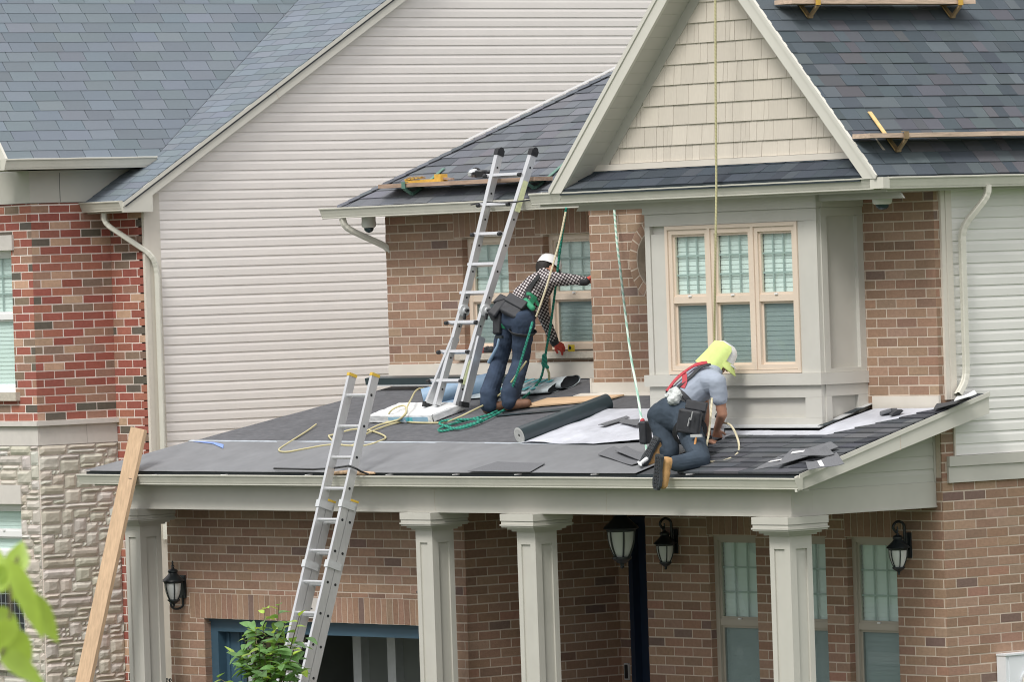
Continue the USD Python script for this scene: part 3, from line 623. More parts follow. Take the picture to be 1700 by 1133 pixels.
# --- right side wall: boards and siding
MB().box(0.0, 0.028, 0.06, 7.0, 2.872, 3.018).build('band_board', 'trim', house)
MB().box(0.0, 0.042, 0.06, 7.0, 3.0195, 3.112).build('band_board', 'trim', house)
ps = 0.1017; zs = 3.113
zl = on_x(1700, 675.5, 0.0)[2]; zs = zl - ps * math.floor((zl - 3.113) / ps)
ssd = MB().box(-0.1, -0.004, 0.16, 7.0, 2.92, 5.6).build('sided_wall', 'white_siding', house)
lap_siding(ssd, 'x', (0.0, 0, 0), (0, 1, 0), [(0.165, 7.0)] + [(0.165, 7.0)] * int((5.55 - zs) / ps), ps, zs - ps * (zs > 3.17), 'white_siding', seed=8)
MB().box(0.0, 0.030, 0.062, 0.112, 3.62, 5.53).box(0.0, 0.036, 0.114, 0.187, 3.62, 5.53).box(0.0, 0.02, 0.148, 0.166, 3.113, 3.62).build('corner_post', 'cream_trim', house)
downspout(house, [(0.215, 0.47, 5.54), (0.215, 0.47, 5.44), (0.08, 0.265, 5.16), (0.08, 0.265, 3.80), (0.115, 0.12, 3.66)], label='white downspout bent out below the right gutter')
# --- the front-left roof slope (hipped at its left end)
HS = 0.63; HC = 1 / math.hypot(1, HS)
def f1(x, y, h=0): return A(x, y, 5.605 + HS * (y - 0.64)) + h * A(0, -HS * HC, HC)
SF = A(0, HC, HS * HC)
fp = Polygon([(-9.52, 0), (-4.32, 0), (-4.32 + 0.589 * 3.8, 3.8 / HC), (-5.72, 3.8 / HC)])
m = MB(); m.prism(fp, (0, 0.64, 5.605), E1, SF, -0.06, -0.004)
m.add([(-9.52, 0.64, 5.60), (-5.72, 4.44, 5.60 + 3.8 * HS), (-9.52, 8.24, 5.60), (-9.52, 0.64, 5.55), (-5.72, 4.44, 5.55), (-9.52, 8.24, 5.55)], [[0, 1, 2], [3, 5, 4], [0, 3, 4], [0, 4, 1], [0, 2, 5], [0, 5, 3], [1, 4, 5], [1, 5, 2]])
fdeck = m.build('hip_roof', 'roof_deck', house)
ROOF_PAL = [(5, (0.155, 0.168, 0.188)), (3, (0.138, 0.150, 0.170)), (2.5, (0.172, 0.184, 0.202)), (1.2, (0.165, 0.168, 0.186)), (0.6, (0.12, 0.132, 0.15))]
shingles(house, fdeck, (0, 0.64, 5.605), E1, SF, fp, ROOF_PAL, (0.16, 0.33), seed=31, thick=0.012, b_from=0.0)
L0 = f1(-9.52, 0.64, 0.01); dv = A(1, 1, HS); hl = np.linalg.norm(dv)
for i in range(24):                                             # hip caps, one over the next
    p = L0 + dv / hl * 0.13 * i; q = p + dv / hl * 0.19
    m = MB(); up_ = A(0, 0, 0.012)
    side_ = A(1, 0, 0) * 0.11 - dv / hl * ((A(1, 0, 0) @ dv) / hl) * 0.11; s2 = A(0, 1, 0) * 0.11 - dv / hl * ((A(0, 1, 0) @ dv) / hl) * 0.11
    top = [p + up_ * 1.6, q + up_ * 0.8]
    v = [top[0], top[1], top[1] + side_, top[0] + side_, top[1] + s2 - A(0, 0, 0.03), top[0] + s2 - A(0, 0, 0.03)]
    v = np.array(v); m.add(np.vstack([v, v - A(0, 0, 0.006)]), [[0, 3, 2, 1], [0, 1, 4, 5], [0, 6, 9, 3], [0, 5, 11, 6], [6, 7, 8, 9], [6, 11, 10, 7]], tone(ROOF_PAL, RNG))
    piece(house, 'hip_cap', fdeck, m, 'shingle')
m = MB(); p = f1(-9.52, 0.64, 0.025); m.bar(p + dv / hl * 1.45 + A(-0.03, 0.03, 0.022), p + dv / hl * 3.9 + A(-0.03, 0.03, 0.022), 0.035, 0.02); m.build('hip_flashing', 'white_edge', fdeck)
MB().box(-9.5, -4.3, 0.648, 0.67, 5.53, 5.59).build('fascia', 'trim', house)
MB().box(-9.55, -4.3, 0.63, 0.645, 5.572, 5.602).build('drip_edge', 'drip_edge', house)
MB().box(-9.5, -5.45, 0.66, 1.0, 5.515, 5.53).box(-5.449, -4.62, 0.48, 0.66, 5.515, 5.53).box(-5.449, -4.3, 0.661, 1.5, 5.515, 5.53).build('soffit', 'soffit', house)
gutter(house, (-9.70, 0.647, 5.605), (-4.75, 0.647, 5.575), (0, -1, 0), 0.85)
MB().box(-9.71, -9.62, 0.64, 0.75, 5.50, 5.6).build('gutter_return', 'gutter_paint', house)
downspout(house, [(-9.42, 0.62, 5.50), (-9.40, 0.64, 5.40), (-9.16, 1.04, 5.17), (-9.16, 1.04, 4.5)], label='downspout curling round the left upper wall corner')
# --- the front gable
GA = A(-2.10, 8.05); GL = A(-4.34, 5.648); GR = A(0.195, 5.640); GY = -0.86
KR = (GA[1] - GR[1]) / (GR[0] - GA[0]); KL = (GA[1] - GL[1]) / (GA[0] - GL[0])
cr, cl = 1 / math.hypot(1, KR), 1 / math.hypot(1, KL)
ER, SR = A(0, 1, 0), A(-cr, 0, KR * cr)
lr = (GA[1] - GR[1]) / (KR * cr); ll = (GA[1] - GL[1]) / (KL * cl)
rdeck = MB().prism([(-0.83, 0), (8, 0), (8, lr), (-0.83, lr)], (GR[0], 0, GR[1]), ER, SR, -0.06, -0.004).build('gable_roof', 'roof_deck', house)
MB().prism([(0, -0.83), (ll, -0.83), (ll, 6.5), (0, 6.5)], (GL[0], 0, GL[1]), (cl, 0, KL * cl), (0, 1, 0), -0.06, 0.012).build('gable_roof', 'drip_edge', house)
BLUE_PAL = [(5, (0.088, 0.108, 0.124)), (3, (0.098, 0.119, 0.135)), (2, (0.118, 0.142, 0.157)), (1.3, (0.116, 0.122, 0.138)), (1.6, (0.076, 0.094, 0.109)), (0.8, (0.124, 0.126, 0.140))]
shingles(house, rdeck, (GR[0], 0, GR[1]), ER, SR, [(-0.85, 0), (4.6, 0), (4.6, 2.6), (-0.85, 2.6)], BLUE_PAL, (0.12, 0.30), seed=41, thick=0.010)
MB().prism([(-0.85, 2.6), (8, 2.6), (8, lr), (-0.85, lr)], (GR[0], 0, GR[1]), ER, SR, 0, 0.01).build('upper_roofing', 'drip_edge', house)
def rake_poly(side, w0, w1):       # between the slope line lowered by w0 and by w1 (vertical distances)
    if side > 0: a = [(GR[0], GR[1] - w0), (GA[0], GA[1] - w0), (GA[0], GA[1] - w1), (GR[0] - max(0, w1 - 0.03) / KR * 0.0, GR[1] - w1)]
    else: a = [(GL[0], GL[1] - w0), (GA[0], GA[1] - w0), (GA[0], GA[1] - w1), (GL[0], GL[1] - w1)]
    return Polygon(a).intersection(sbox(-6, 5.62, 1, 9))
for sgn in (1, -1):
    m = MB(); m.prism(rake_poly(sgn, 0.0, 0.205), (0, GY, 0), (1, 0, 0), (0, 0, 1), -0.03, 0.0); r = m.build('gable_rake_board', 'pale_trim', house)
    m = MB(); m.prism(rake_poly(sgn, -0.012, 0.045), (0, GY - 0.001, 0), (1, 0, 0), (0, 0, 1), -0.02, 0.012); m.build('rake_trim', 'pale_trim', r)
SHY = -0.56
def soffit_strip(sgn):
    k = KR if sgn > 0 else KL; G = GR if sgn > 0 else GL; c = cr if sgn > 0 else cl; L = lr if sgn > 0 else ll
    du = A(-c, 0, k * c) if sgn > 0 else A(c, 0, k * c); i = 0; s = 0.16
    while s < L - 0.05:
        o = A(G[0], GY + 0.03, G[1] - 0.205) + du * s
        MB().par(o, du * 0.138, A(0, SHY - GY - 0.03, 0), A(0, 0, 0.012)).build('soffit_panel', 'soffit', house); s += 0.1425
    o = A(G[0], GY + 0.03, G[1] - 0.19) + du * 0.17; MB().par(o, du * (L - 0.17), A(0, SHY - GY - 0.03, 0), A(0, 0, 0.01)).build('soffit_backing', 'drip_edge', house)
soffit_strip(-1); soffit_strip(1)
MB().prism(Polygon([(GL[0], 5.5), (GR[0], 5.5), (GR[0], GR[1] - 0.2), (GA[0], GA[1] - 0.2), (GL[0], GL[1] - 0.2)]), (0, SHY + 0.02, 0), (1, 0, 0), (0, 0, 1), -0.02, 0.0).build('gable_wall', 'bay_trim', house)
m = MB(); m.prism(Polygon([(GL[0] + 0.18, GL[1]), (GA[0], GA[1] - 0.21), (GA[0], GA[1] - 0.36), (GL[0] + 0.33, GL[1])]), (0, SHY, 0), (1, 0, 0), (0, 0, 1), -0.01, 0.02); m.build('frieze_board', 'soffit', house)
zk = on_y(1189, 169.7, SHY)[2]; cs = 0.186; zb = 5.875
inner = Polygon([(GL[0] + 0.33, zb), (GR[0] - 0.2, zb), (GA[0], GA[1] - 0.2), (GA[0], GA[1] - 0.36)]).intersection(Polygon([(GL[0] + 0.33 + (zb - GL[1]) / KL, zb), (GR[0], zb), (GA[0], GA[1] - 0.2), (GA[0], GA[1] - 0.36)]))
swall = MB().prism(inner, (0, SHY, 0), (1, 0, 0), (0, 0, 1), -0.005, 0.003).build('shake_wall', 'soffit', house)
rs = random.Random(77); zr = zk - cs * math.ceil((zk - zb) / cs)
while zr < GA[1]:
    x = GL[0] + rs.uniform(0, 0.1)
    while x < GR[0]:
        w = rs.choice((0.06, 0.10, 0.13, 0.17, 0.21, 0.26)); q = sbox(x + 0.0022, max(zr, zb), x + w - 0.0022, zr + cs + 0.01).intersection(inner)
        if q.geom_type == 'Polygon' and q.area > 0.001:
            c = np.array(shapely.geometry.polygon.orient(q).exterior.coords)[:-1]; k = len(c)
            h = 0.020 - 0.013 * (c[:, 1] - zr) / cs + rs.uniform(0, 0.0025)
            top = np.c_[c[:, 0], SHY - h, c[:, 1]]; bot = np.c_[c[:, 0], np.full(k, SHY), c[:, 1]]; t = rs.uniform(0.93, 1.05)
            b = MB(); b.add(np.vstack([top, bot]), [[0, i, i + 1] for i in range(1, k - 1)] + [[i, k + (i + 1) % k, (i + 1) % k] for i in range(k)] + [[i, k + i, k + (i + 1) % k] for i in range(k)], (0.635 * t, 0.585 * t, 0.505 * t))
            piece(house, 'shake', swall, b, 'shake')
        x += w
    zr += cs
MB().box(-4.3, -0.3, SHY - 0.04, SHY, 5.815, 5.872).build('shake_base_trim', 'cream_trim', house)
# skirt roof between gutter and shakes
SK = (5.818 - 5.648) / (SHY - 0.0 + 0.84); sc = 1 / math.hypot(1, SK)
sk = MB().prism([(-4.21, 0), (-0.02, 0), (-0.36, 0.29 / sc), (-4.16, 0.29 / sc)], (0, -0.845, 5.642), E1, A(0, sc, SK * sc), -0.05, -0.003).build('skirt_roof', 'roof_deck', house)
shingles(house, sk, (0, -0.845, 5.645), E1, A(0, sc, SK * sc), [(-4.21, 0), (-0.02, 0), (-0.36, 0.29 / sc), (-4.16, 0.29 / sc)], [(3, (0.072, 0.088, 0.106)), (2, (0.09, 0.105, 0.122)), (1, (0.06, 0.072, 0.088))], (0.14, 0.3), seed=51)
MB().box(-4.2, -0.03, -0.853, -0.846, 5.60, 5.643).build('drip_edge', 'drip_edge', house)
MB().box(-4.62, 0.195, -0.745, -0.735, 5.50, 5.62).build('fascia', 'trim', house)
MB().box(0.155, 0.165, -0.73, 7.5, 5.50, 5.62).build('fascia', 'trim', house)
MB().box(-4.6, -0.95, -0.735, -0.5, 5.512, 5.528).box(-4.6, 0.16, -0.5, 0.56, 5.512, 5.528).box(0.0, 0.155, 0.56, 7.5, 5.512, 5.528).build('soffit', 'soffit', house)
MB().box(-4.62, -4.6, -0.735, 0.65, 5.5, 5.64).build('fascia', 'trim', house)
gutter(house, (-4.66, -0.746, 5.628), (0.10, -0.746, 5.628), (0, -1, 0), 0.85)
gutter(house, (0.166, -0.78, 5.628), (0.166, 7.5, 5.628), (1, 0, 0), 0.85)
MB().box(0.10, 0.273, -0.853, -0.775, 5.53, 5.631).build('gutter_corner', 'gutter_paint', house)
MB().box(0.1651, 0.205, -0.84, 7.5, 5.624, 5.64).build('drip_edge', 'drip_edge', house)
flush_pieces()

# ---------------------------------------------------------------- the neighbouring house
nb = thing('brick_house', 'red brick and pale stone house behind with tall cream sided wall and blue-grey roof', 'house', (-14, 3, 0))
NX, NF, WXW, WF = -12.6, 0.449, -13.203, -0.57
pn = 0.1017; z0n = on_x(254, 349.2, NX)[2]; z0n -= pn * math.floor((z0n - 0.3) / pn)
NM = 0.5894; RK0 = A(0.166, 5.803)                               # the rake's top line, in the plane x = -12.48
def nroof(y): return RK0[1] + NM * (y - RK0[0])
rows = []
for i in range(int((9.6 - z0n) / pn)):
    zz = z0n + pn * i
    ya = max(NF + 0.16, RK0[0] + (zz + 0.07 - RK0[1]) / NM); yb = max(NF + 0.16, RK0[0] + (zz + pn + 0.07 - RK0[1]) / NM)
    rows.append((ya, 12.0, yb, 12.0))
nsw = MB().prism([(NF, 0), (12, 0), (12, nroof(12) - 0.1), (NF, nroof(NF) - 0.1)], (NX - 0.1, 0, 0), (0, 1, 0), (0, 0, 1), -0.0, 0.095).build('sided_wall', 'siding', nb)
lap_siding(nsw, 'x', (NX, 0, 0), (0, 1, 0), rows, pn, z0n, 'siding', seed=9)
MB().box(NX - 0.02, NX + 0.020, NF - 0.012, NF + 0.05, 0, 5.70).box(NX, NX + 0.016, NF + 0.052, NF + 0.20, 0, 5.85).build('corner_post', 'cream_trim', nb)
downspout(nb, [(-12.93, 0.18, 5.66), (-12.93, 0.18, 5.55), (-12.54, 0.50, 5.20), (-12.54, 0.56, 5.05), (-12.54, 0.56, 2.2)], label='cream downspout crossing the corner of the red brick wall')
brick_wall(nb, nb, 'front_wall', (WXW, NF, 0), (1, 0, 0), NX - WXW - 0.02, 0.0, 5.72, pal=RED, mortar='pale_mortar', seed=61, shift=0.06)
w1 = brick_wall(nb, nb, 'wing_side_wall', (WXW, WF, 0), (0, 1, 0), NF - WF, 3.492, 5.78, pal=RED, mortar='pale_mortar', seed=62, shift=0.1)
# front of the wing with two white windows
ux, uz0, uz1 = -13.585, 3.80, 5.30
lx, lz1 = -13.555, 2.62
w2 = brick_wall(nb, nb, 'wing_front_wall', (-16.5, WF, 0), (1, 0, 0), 16.5 + WXW, 3.492, 5.78, holes=[(16.5 - 15.4, uz0, 16.5 + ux, uz1)], pal=RED, mortar='pale_mortar', seed=63, shift=0.02)
MB().box(-15.5, ux + 0.06, WF - 0.03, WF + 0.02, uz1, uz1 + 0.16).build('lintel', 'limestone', nb)
MB().box(-15.5, ux + 0.08, WF - 0.06, WF + 0.02, uz0 - 0.09, uz0).build('window_sill', 'rough_limestone', nb)
sash_window(nb, -14.5, ux - 0.004, uz0, uz1, WF + 0.07, 4.60, 'white_frame', nv=3, nh=3, fw=0.06, screen=False)
MB().box(-16.4, WXW - 0.1, WF + 0.4, 6, 0, 5.8).box(WXW - 0.1, NX - 0.12, NF + 0.12, 6, 0, 5.6).build('core', 'dark_room', nb)
# limestone band
MB().box(-16.5, WXW + 0.05, WF - 0.05, NF, 3.442, 3.492).build('stone_ledge', 'limestone', nb)
for y0, y1 in ((WF, WF + 0.618), (WF + 0.622, NF)): MB().box(WXW - 0.08, WXW + 0.012, y0 + (0.0 if y0 > WF else 0.013), y1, 3.236, 3.441).build('stone_panel', 'limestone', nb)
for x0, x1 in ((-14.6, WXW + 0.0), (-16.5, -14.604)): MB().box(x0, x1 + (0.010 if x1 > -14 else 0), WF - 0.012, WF + 0.08, 3.236, 3.441).build('stone_panel', 'limestone', nb)
# ashlar: rough stones of many sizes, each its own piece
def ashlar(parent_name, o, u, L, z1, z0, hole=None, seed=5, corner=None):
    rng = random.Random(seed); o, u = A(*o), A(*u); n = np.cross(u, UP)
    S = sbox(0.002, z0, L - 0.002, z1)
    if hole is not None: S = S.difference(hole)
    w = MB().prism(S, o, u, UP, -0.1, 0.0).build(parent_name, 'pale_mortar', nb)
    cell = 0.052; nc, nr = int(L / cell) + 1, int((z1 - z0) / cell) + 1
    occ = np.zeros((nr, nc), bool)
    for r in range(nr):
        for c in range(nc):
            if occ[r, c]: continue
            for _ in range(12):
                hh = rng.choice((1, 1, 2, 2, 2, 3)); ww = rng.choice((3, 4, 5, 6, 7, 8)) if hh < 3 else rng.choice((3, 4, 5))
                hh, ww = min(hh, nr - r), min(ww, nc - c)
                if not occ[r:r + hh, c:c + ww].any(): break
            else: hh = ww = 1
            while occ[r:r + hh, c:c + ww].any(): ww = max(1, ww - 1); hh = 1 if ww == 1 else hh
            occ[r:r + hh, c:c + ww] = True
            x0, x1 = c * cell, min(L, (c + ww) * cell); t1, t0 = z1 - r * cell, z1 - min(nr, r + hh) * cell
            P = sbox(x0 + 0.005, max(t0, z0) + 0.005, x1 - 0.005, t1 - 0.005).intersection(S)
            if P.geom_type != 'Polygon' or P.area < 0.0008: continue
            a0, b0, a1, b1 = P.bounds; na, nb_ = max(2, int((a1 - a0) / 0.05) + 1), max(2, int((b1 - b0) / 0.035) + 1)
            ga, gb = np.meshgrid(np.linspace(a0, a1, na + 1), np.linspace(b0, b1, nb_ + 1), indexing='ij')
            edge = np.minimum(np.minimum(ga - a0, a1 - ga), np.minimum(gb - b0, b1 - gb))
            nz = meshkit.fbm(np.stack([ga * 16, gb * 22, np.full_like(ga, rng.uniform(0, 90))], -1), 3)
            face = 0.008 + 0.026 * np.clip(edge / 0.012, 0, 1) * (0.35 + 0.65 * np.round(nz * 4) / 4) + 0.010 * (gb - b0) / max(b1 - b0, 0.01) * (edge > 0.004)
            jx, jz = [rng.uniform(-0.003, 0.003) for _ in range(2)]
            pts = o + (ga + jx)[..., None] * u + (gb + jz)[..., None] * UP + face[..., None] * n
            rimv = o + (ga + jx)[..., None] * u + (gb + jz)[..., None] * UP - 0.01 * n
            idx = np.arange(ga.size).reshape(ga.shape); f = []
            for i in range(na):
                for j in range(nb_): f += [[idx[i, j], idx[i + 1, j], idx[i + 1, j + 1]], [idx[i, j], idx[i + 1, j + 1], idx[i, j + 1]]]
            per = [idx[i, 0] for i in range(na)] + [idx[na, j] for j in range(nb_)] + [idx[i, nb_] for i in range(na, 0, -1)] + [idx[0, j] for j in range(nb_, 0, -1)]
            k = len(per); V = np.vstack([pts.reshape(-1, 3), rimv.reshape(-1, 3)[per]]); base = ga.size
            for i in range(k): f += [[per[i], base + i, base + (i + 1) % k], [per[i], base + (i + 1) % k, per[(i + 1) % k]]]
            b = MB(); b.add(V, f, tone([(5, (0.56, 0.525, 0.46)), (3, (0.60, 0.575, 0.52)), (2, (0.53, 0.49, 0.42)), (1, (0.58, 0.53, 0.46))], rng)); piece(nb, 'stone', w, b, 'stone')
    return w
ashlar('stone_side_wall', (WXW, WF, 0), (0, 1, 0), NF - WF, 3.233, 0.3, seed=71)
ashlar('stone_front_wall', (-14.7, WF, 0), (1, 0, 0), 14.7 + WXW, 3.233, 0.3, hole=sbox(0.3, 0.95, 14.7 + lx, lz1), seed=72)
MB().box(-14.6, lx + 0.05, WF - 0.04, WF + 0.02, lz1, lz1 + 0.20).build('lintel', 'limestone', nb)
MB().box(-14.6, lx + 0.06, WF - 0.08, WF + 0.02, 0.86, 0.95).build('window_sill', 'rough_limestone', nb)
sash_window(nb, -14.4, lx - 0.004, 2.06, lz1, WF + 0.06, 2.30, 'white_frame', nv=1, nh=1, fw=0.06, screen=False)
m = MB(); rect_frame(m, -14.4, lx - 0.004, 0.95, 2.055, WF + 0.06, 0.09, 0.08); lw = m.build('window', 'white_frame', nb)
MB().box(-14.3, lx - 0.09, WF + 0.10, WF + 0.104, 1.04, 1.97).build('pane', 'clear_glass', lw)
m = MB()
for i in range(1, 9): m.box(-14.31 + 0.0825 * i - 0.003, -14.31 + 0.0825 * i + 0.003, WF + 0.11, WF + 0.114, 1.04, 1.97)
for i in range(1, 9): m.box(-14.31, lx - 0.09, WF + 0.111, WF + 0.113, 1.04 + 0.103 * i - 0.003, 1.04 + 0.103 * i + 0.003)
m.build('lead_grid', 'dull_aluminium', lw)
# frieze, soffit, gutters of the wing
MB().box(WXW - 0.1, WXW + 0.022, WF - 0.02, 1.6, 5.785, 6.12).build('frieze_board', 'soffit', nb)
MB().box(WXW + 0.021, WXW + 0.024, -0.205, -0.2, 5.79, 6.1).build('board_joint', 'drip_edge', nb)
MB().box(-16.5, WXW + 0.02, WF - 0.022, WF + 0.05, 5.785, 6.12).build('frieze_board', 'soffit', nb)
WEX, WEZ, WK = -12.965, 6.222, 1.379; wc = 1 / math.hypot(1, WK); WS = A(-wc, 0, WK * wc); WFY = -1.0
MB().box(WXW - 0.2, WEX, WFY, 1.1, 6.12, 6.14).build('soffit', 'soffit', nb)
MB().box(WEX - 0.02, WEX, WFY, 0.95, 6.12, 6.22).build('fascia', 'trim', nb)
gutter(nb, (WEX, WFY - 0.1, 6.243), (WEX, 0.84, 6.243), (1, 0, 0), 0.9)
gutter(nb, (-16.5, WFY + 0.0, 6.243), (WEX, WFY + 0.0, 6.243), (0, -1, 0), 0.9, caps=False)
# roofs: wing slope (faces right) and main slope (faces the street), meeting in a valley
def valley_y(x): return RK0[0] + (WEZ + WK * (WEX - x) - RK0[1]) / NM
vp = []
for b in (0, 5.2):
    x = WEX - b * wc; vp.append((valley_y(x), b))
wpoly = Polygon([(WFY, 0), (vp[0][0], 0), (vp[1][0], 5.2), (WFY, 5.2)])
wdk = MB().prism(wpoly, (WEX, 0, WEZ), (0, 1, 0), WS, -0.06, -0.004).build('wing_roof', 'roof_deck', nb)
OLD = [(5, (0.185, 0.218, 0.250)), (3, (0.180, 0.212, 0.243)), (2, (0.192, 0.226, 0.258))]
shingles(nb, wdk, (WEX, 0, WEZ), (0, 1, 0), WS, wpoly, OLD, (0.335, 0.3351), expo=0.132, thick=0.008, mat_='old_shingle', seed=81, laminated=False)
nc_ = 1 / math.hypot(1, NM); NSV = A(0, nc_, NM * nc_); NRX = -12.47
y_a = RK0[0] - 0.06
def mp(x, y): return (x, (y - RK0[0]) / nc_)
xv = lambda y: WEX - (RK0[1] + NM * (y - RK0[0]) - WEZ) / WK
mpoly = Polygon([mp(-13.30, y_a), mp(NRX, y_a), mp(NRX, 12.0), mp(xv(12.0) + 0.02, 12.0), mp(xv(1.0) + 0.02, 1.0), mp(-13.2, NF + 0.1)])
mdk = MB().prism(mpoly, (0, RK0[0], RK0[1]), (1, 0, 0), NSV, -0.06, -0.004).build('main_roof', 'roof_deck', nb)
shingles(nb, mdk, (0, RK0[0], RK0[1]), (1, 0, 0), NSV, mpoly, OLD, (0.335, 0.3351), expo=0.132, thick=0.008, mat_='old_shingle', seed=82, laminated=False)
def nrk(y, d): return (y, nroof(y) + d)
m = MB(); m.prism([nrk(0.10, -0.012), nrk(12, -0.012), nrk(12, -0.165), nrk(0.49, -0.165), (0.49, 5.655), (0.10, 5.655)], (-12.505, 0, 0), (0, 1, 0), (0, 0, 1), 0.0, 0.025); nr_ = m.build('rake_board', 'pale_trim', nb)
m = MB(); m.prism([nrk(0.10, -0.004), nrk(12, -0.004), nrk(12, -0.05), nrk(0.10, -0.05)], (-12.48, 0, 0), (0, 1, 0), (0, 0, 1), 0.0, 0.012); m.build('rake_trim', 'pale_trim', nr_)
yj = 2.15; MB().par((-12.4799, yj, nroof(yj) - 0.05), (0.002, 0, 0), (0, 0.004, 0), (0, 0.06, -0.11)).build('board_joint', 'mortar', nr_)
MB().box(-12.6, -12.505, 0.2, 12, 0, 0.01).build('sill_plate', 'trim', nb)
m = MB(); m.prism([nrk(0.5, -0.165), nrk(12, -0.165), nrk(12, -0.15), nrk(0.5, -0.15)], (-12.6, 0, 0), (0, 1, 0), (0, 0, 1), 0, 0.1); m.build('rake_soffit', 'soffit', nb)
MB().box(-13.3, -12.505, 0.16, NF, 5.655, 5.67).build('soffit', 'soffit', nb)
gutter(nb, (-13.40, 0.155, 5.775), (-12.49, 0.155, 5.775), (0, -1, 0), 0.85)
# gable end of the wing above its front window
m = MB(); m.prism([(WEX + 0.02, WEZ + 0.03), (WEX - 3, WEZ + 0.03 + 3 * WK), (WEX - 3, WEZ - 0.27 + 3 * WK), (WEX - 0.19, WEZ + 0.0), (WEX + 0.02, WEZ - 0.02)], (0, WFY - 0.02, 0), (1, 0, 0), (0, 0, 1), -0.0, 0.03); m.build('gable_rake_board', 'pale_trim', nb)
MB().prism([(WEX - 0.2, WEZ), (WEX - 3, WEZ + 2.8 * WK), (WEX - 3, WEZ)], (0, WF, 0), (1, 0, 0), (0, 0, 1), 0, 0.05).build('gable_wall', 'taupe_frame', nb)
flush_pieces()

# ---------------------------------------------------------------- ladders
mat('label_sticker', (0.66, 0.70, 0.42), 0.5, 0.15, 25)
def ladder_plane(y0, z0, y1, z1):
    t = A(0, y1 - y0, z1 - z0); t /= np.linalg.norm(t); n = A(0, -t[2], t[1])
    return t, n, float(n @ A(0, y0, z0))
t_, n_, d_ = ladder_plane(-0.16, 3.60, 0.515, 5.66)
LA = lambda px, py: on_plane(px, py, n_, d_)
lad = thing('stepladder', 'aluminium multi-position ladder standing on the wrapped bundle against the upper gutter', 'ladder', LA(740, 673))
def rail(parent, p, q, w, dpt, name='rail', mt='aluminium'):
    """A C-channel stile from p to q: web facing sideways, open to the inside."""
    p, q = A(*p), A(*q); d = (q - p) / np.linalg.norm(q - p); s = A(1, 0, 0) - d * d[0]; s /= np.linalg.norm(s); u = np.cross(s, d)
    m = MB(); L = q - p
    m.par(p - s * w / 2 - u * dpt / 2, L, s * 0.006, u * dpt); m.par(p + s * (w / 2 - 0.006) - u * dpt / 2, L, s * 0.006, u * dpt)
    m.par(p - s * (w / 2 - 0.006) - u * dpt / 2, L, s * (w - 0.012), u * 0.006); m.par(p - s * (w / 2 - 0.006) + u * (dpt / 2 - 0.006), L, s * (w - 0.012), u * 0.006)
    m.par(p - s * 0.004 - u * (dpt / 2 + 0.004), L, s * 0.008, u * 0.004)
    return m.build(name, mt, parent)
def holes(parent, p, q, n, side, name='rivet', mt='black_plastic', r=0.011):
    m = MB()
    for i in range(n):
        c = p + (q - p) * (i + 0.5) / n
        m.lathe([(0.0, 0.0005), (r, 0.0005), (r, -0.003)], c + side, 8, axis=(1, 0, 0))
    m.build(name, mt, parent)
for tp, md, bt in (((828, 257), (767, 516), (725, 673)), ((884, 257), (803, 516), (758, 673))):
    a, h, b = LA(*tp), LA(*md), LA(*bt)
    r1 = rail(lad, h, a, 0.052, 0.072); r2 = rail(lad, b, h, 0.046, 0.066)
    m = MB(); d = (a - h) / np.linalg.norm(a - h); m.bar(a - d * 0.01, a + d * 0.05, 0.06, 0.084, up=n_); m.lathe([(0, 0.0), (0.032, 0.0), (0.032, 0.06), (0, 0.06)], a + d * 0.045 - A(0.03, 0, 0), 12, axis=(1, 0, 0)); m.build('end_cap', 'black_plastic', lad)
    m = MB(); m.lathe([(0, 0), (0.055, 0), (0.06, 0.008), (0.06, 0.03), (0.03, 0.034), (0.028, 0.05), (0, 0.05)], h + A(0.018, 0, 0), 20, axis=(1, 0, 0)); hg = m.build('hinge', 'dull_aluminium', lad)
    m = MB(); m.lathe([(0, 0), (0.016, 0), (0.016, 0.03), (0, 0.03)], h + A(0.066, 0, 0), 10, axis=(1, 0, 0)); m.bar(h + A(0.07, -0.02, -0.03), h + A(0.07, -0.03, -0.09), 0.02, 0.02); m.build('hinge_knob', 'black_plastic', hg)
    holes(lad, h, a, 6, A(0.0275, 0, 0)); holes(lad, b, h, 3, A(0.0245, 0, 0))
for a, b in (((756, 585 - 24), (709, 673)), ((799, 560), (770, 673))):      # the flared outer legs
    r1 = rail(lad, LA(*b) - n_ * 0.0 + A(0, 0.012, 0), LA(*a), 0.03, 0.088, 'leg')
    p = LA(*b); MB().bar(p - A(0, 0, 0.02), p + t_ * 0.03, 0.04, 0.10, up=n_).build('foot', 'black_plastic', lad)
for x0, x1, y in ((814, 865, 291), (803, 846, 340), (793, 832, 389), (783, 820, 439.6), (770, 806, 486.8), (750, 793, 536), (737, 779, 584.7), (720, 768, 633)):
    p, q = LA(x0, y), LA(x1, y); q = A(q[0], (p[1] + q[1]) / 2, (p[2] + q[2]) / 2); p = A(p[0], q[1], q[2])
    MB().bar(p - A(0.03, 0, 0), q + A(0.03, 0, 0), 0.062, 0.028, up=t_).build('rung', 'aluminium', lad)
    for e, s in ((p, -1), (q, 1)):
        if y in (291, 340, 389, 536, 584.7, 633): MB().lathe([(0, 0), (0.02, 0), (0.02, 0.035), (0, 0.035)], e + A(0.01 * s, -0.045, 0.0), 8, axis=(s, 0, 0)).build('lock_knob', 'black_plastic', lad)
p, q = LA(871, 297), LA(856, 352); MB().bar(p + A(0.0285, -0.0, 0), q + A(0.0285, -0.0, 0), 0.002, 0.06, up=n_).build('sticker', 'label_sticker', lad)
p, q = LA(781, 600), LA(770, 640); MB().bar(p + A(0.0285, 0, 0), q + A(0.0285, 0, 0), 0.003, 0.075, up=n_).build('sticker', 'label_sticker', lad)

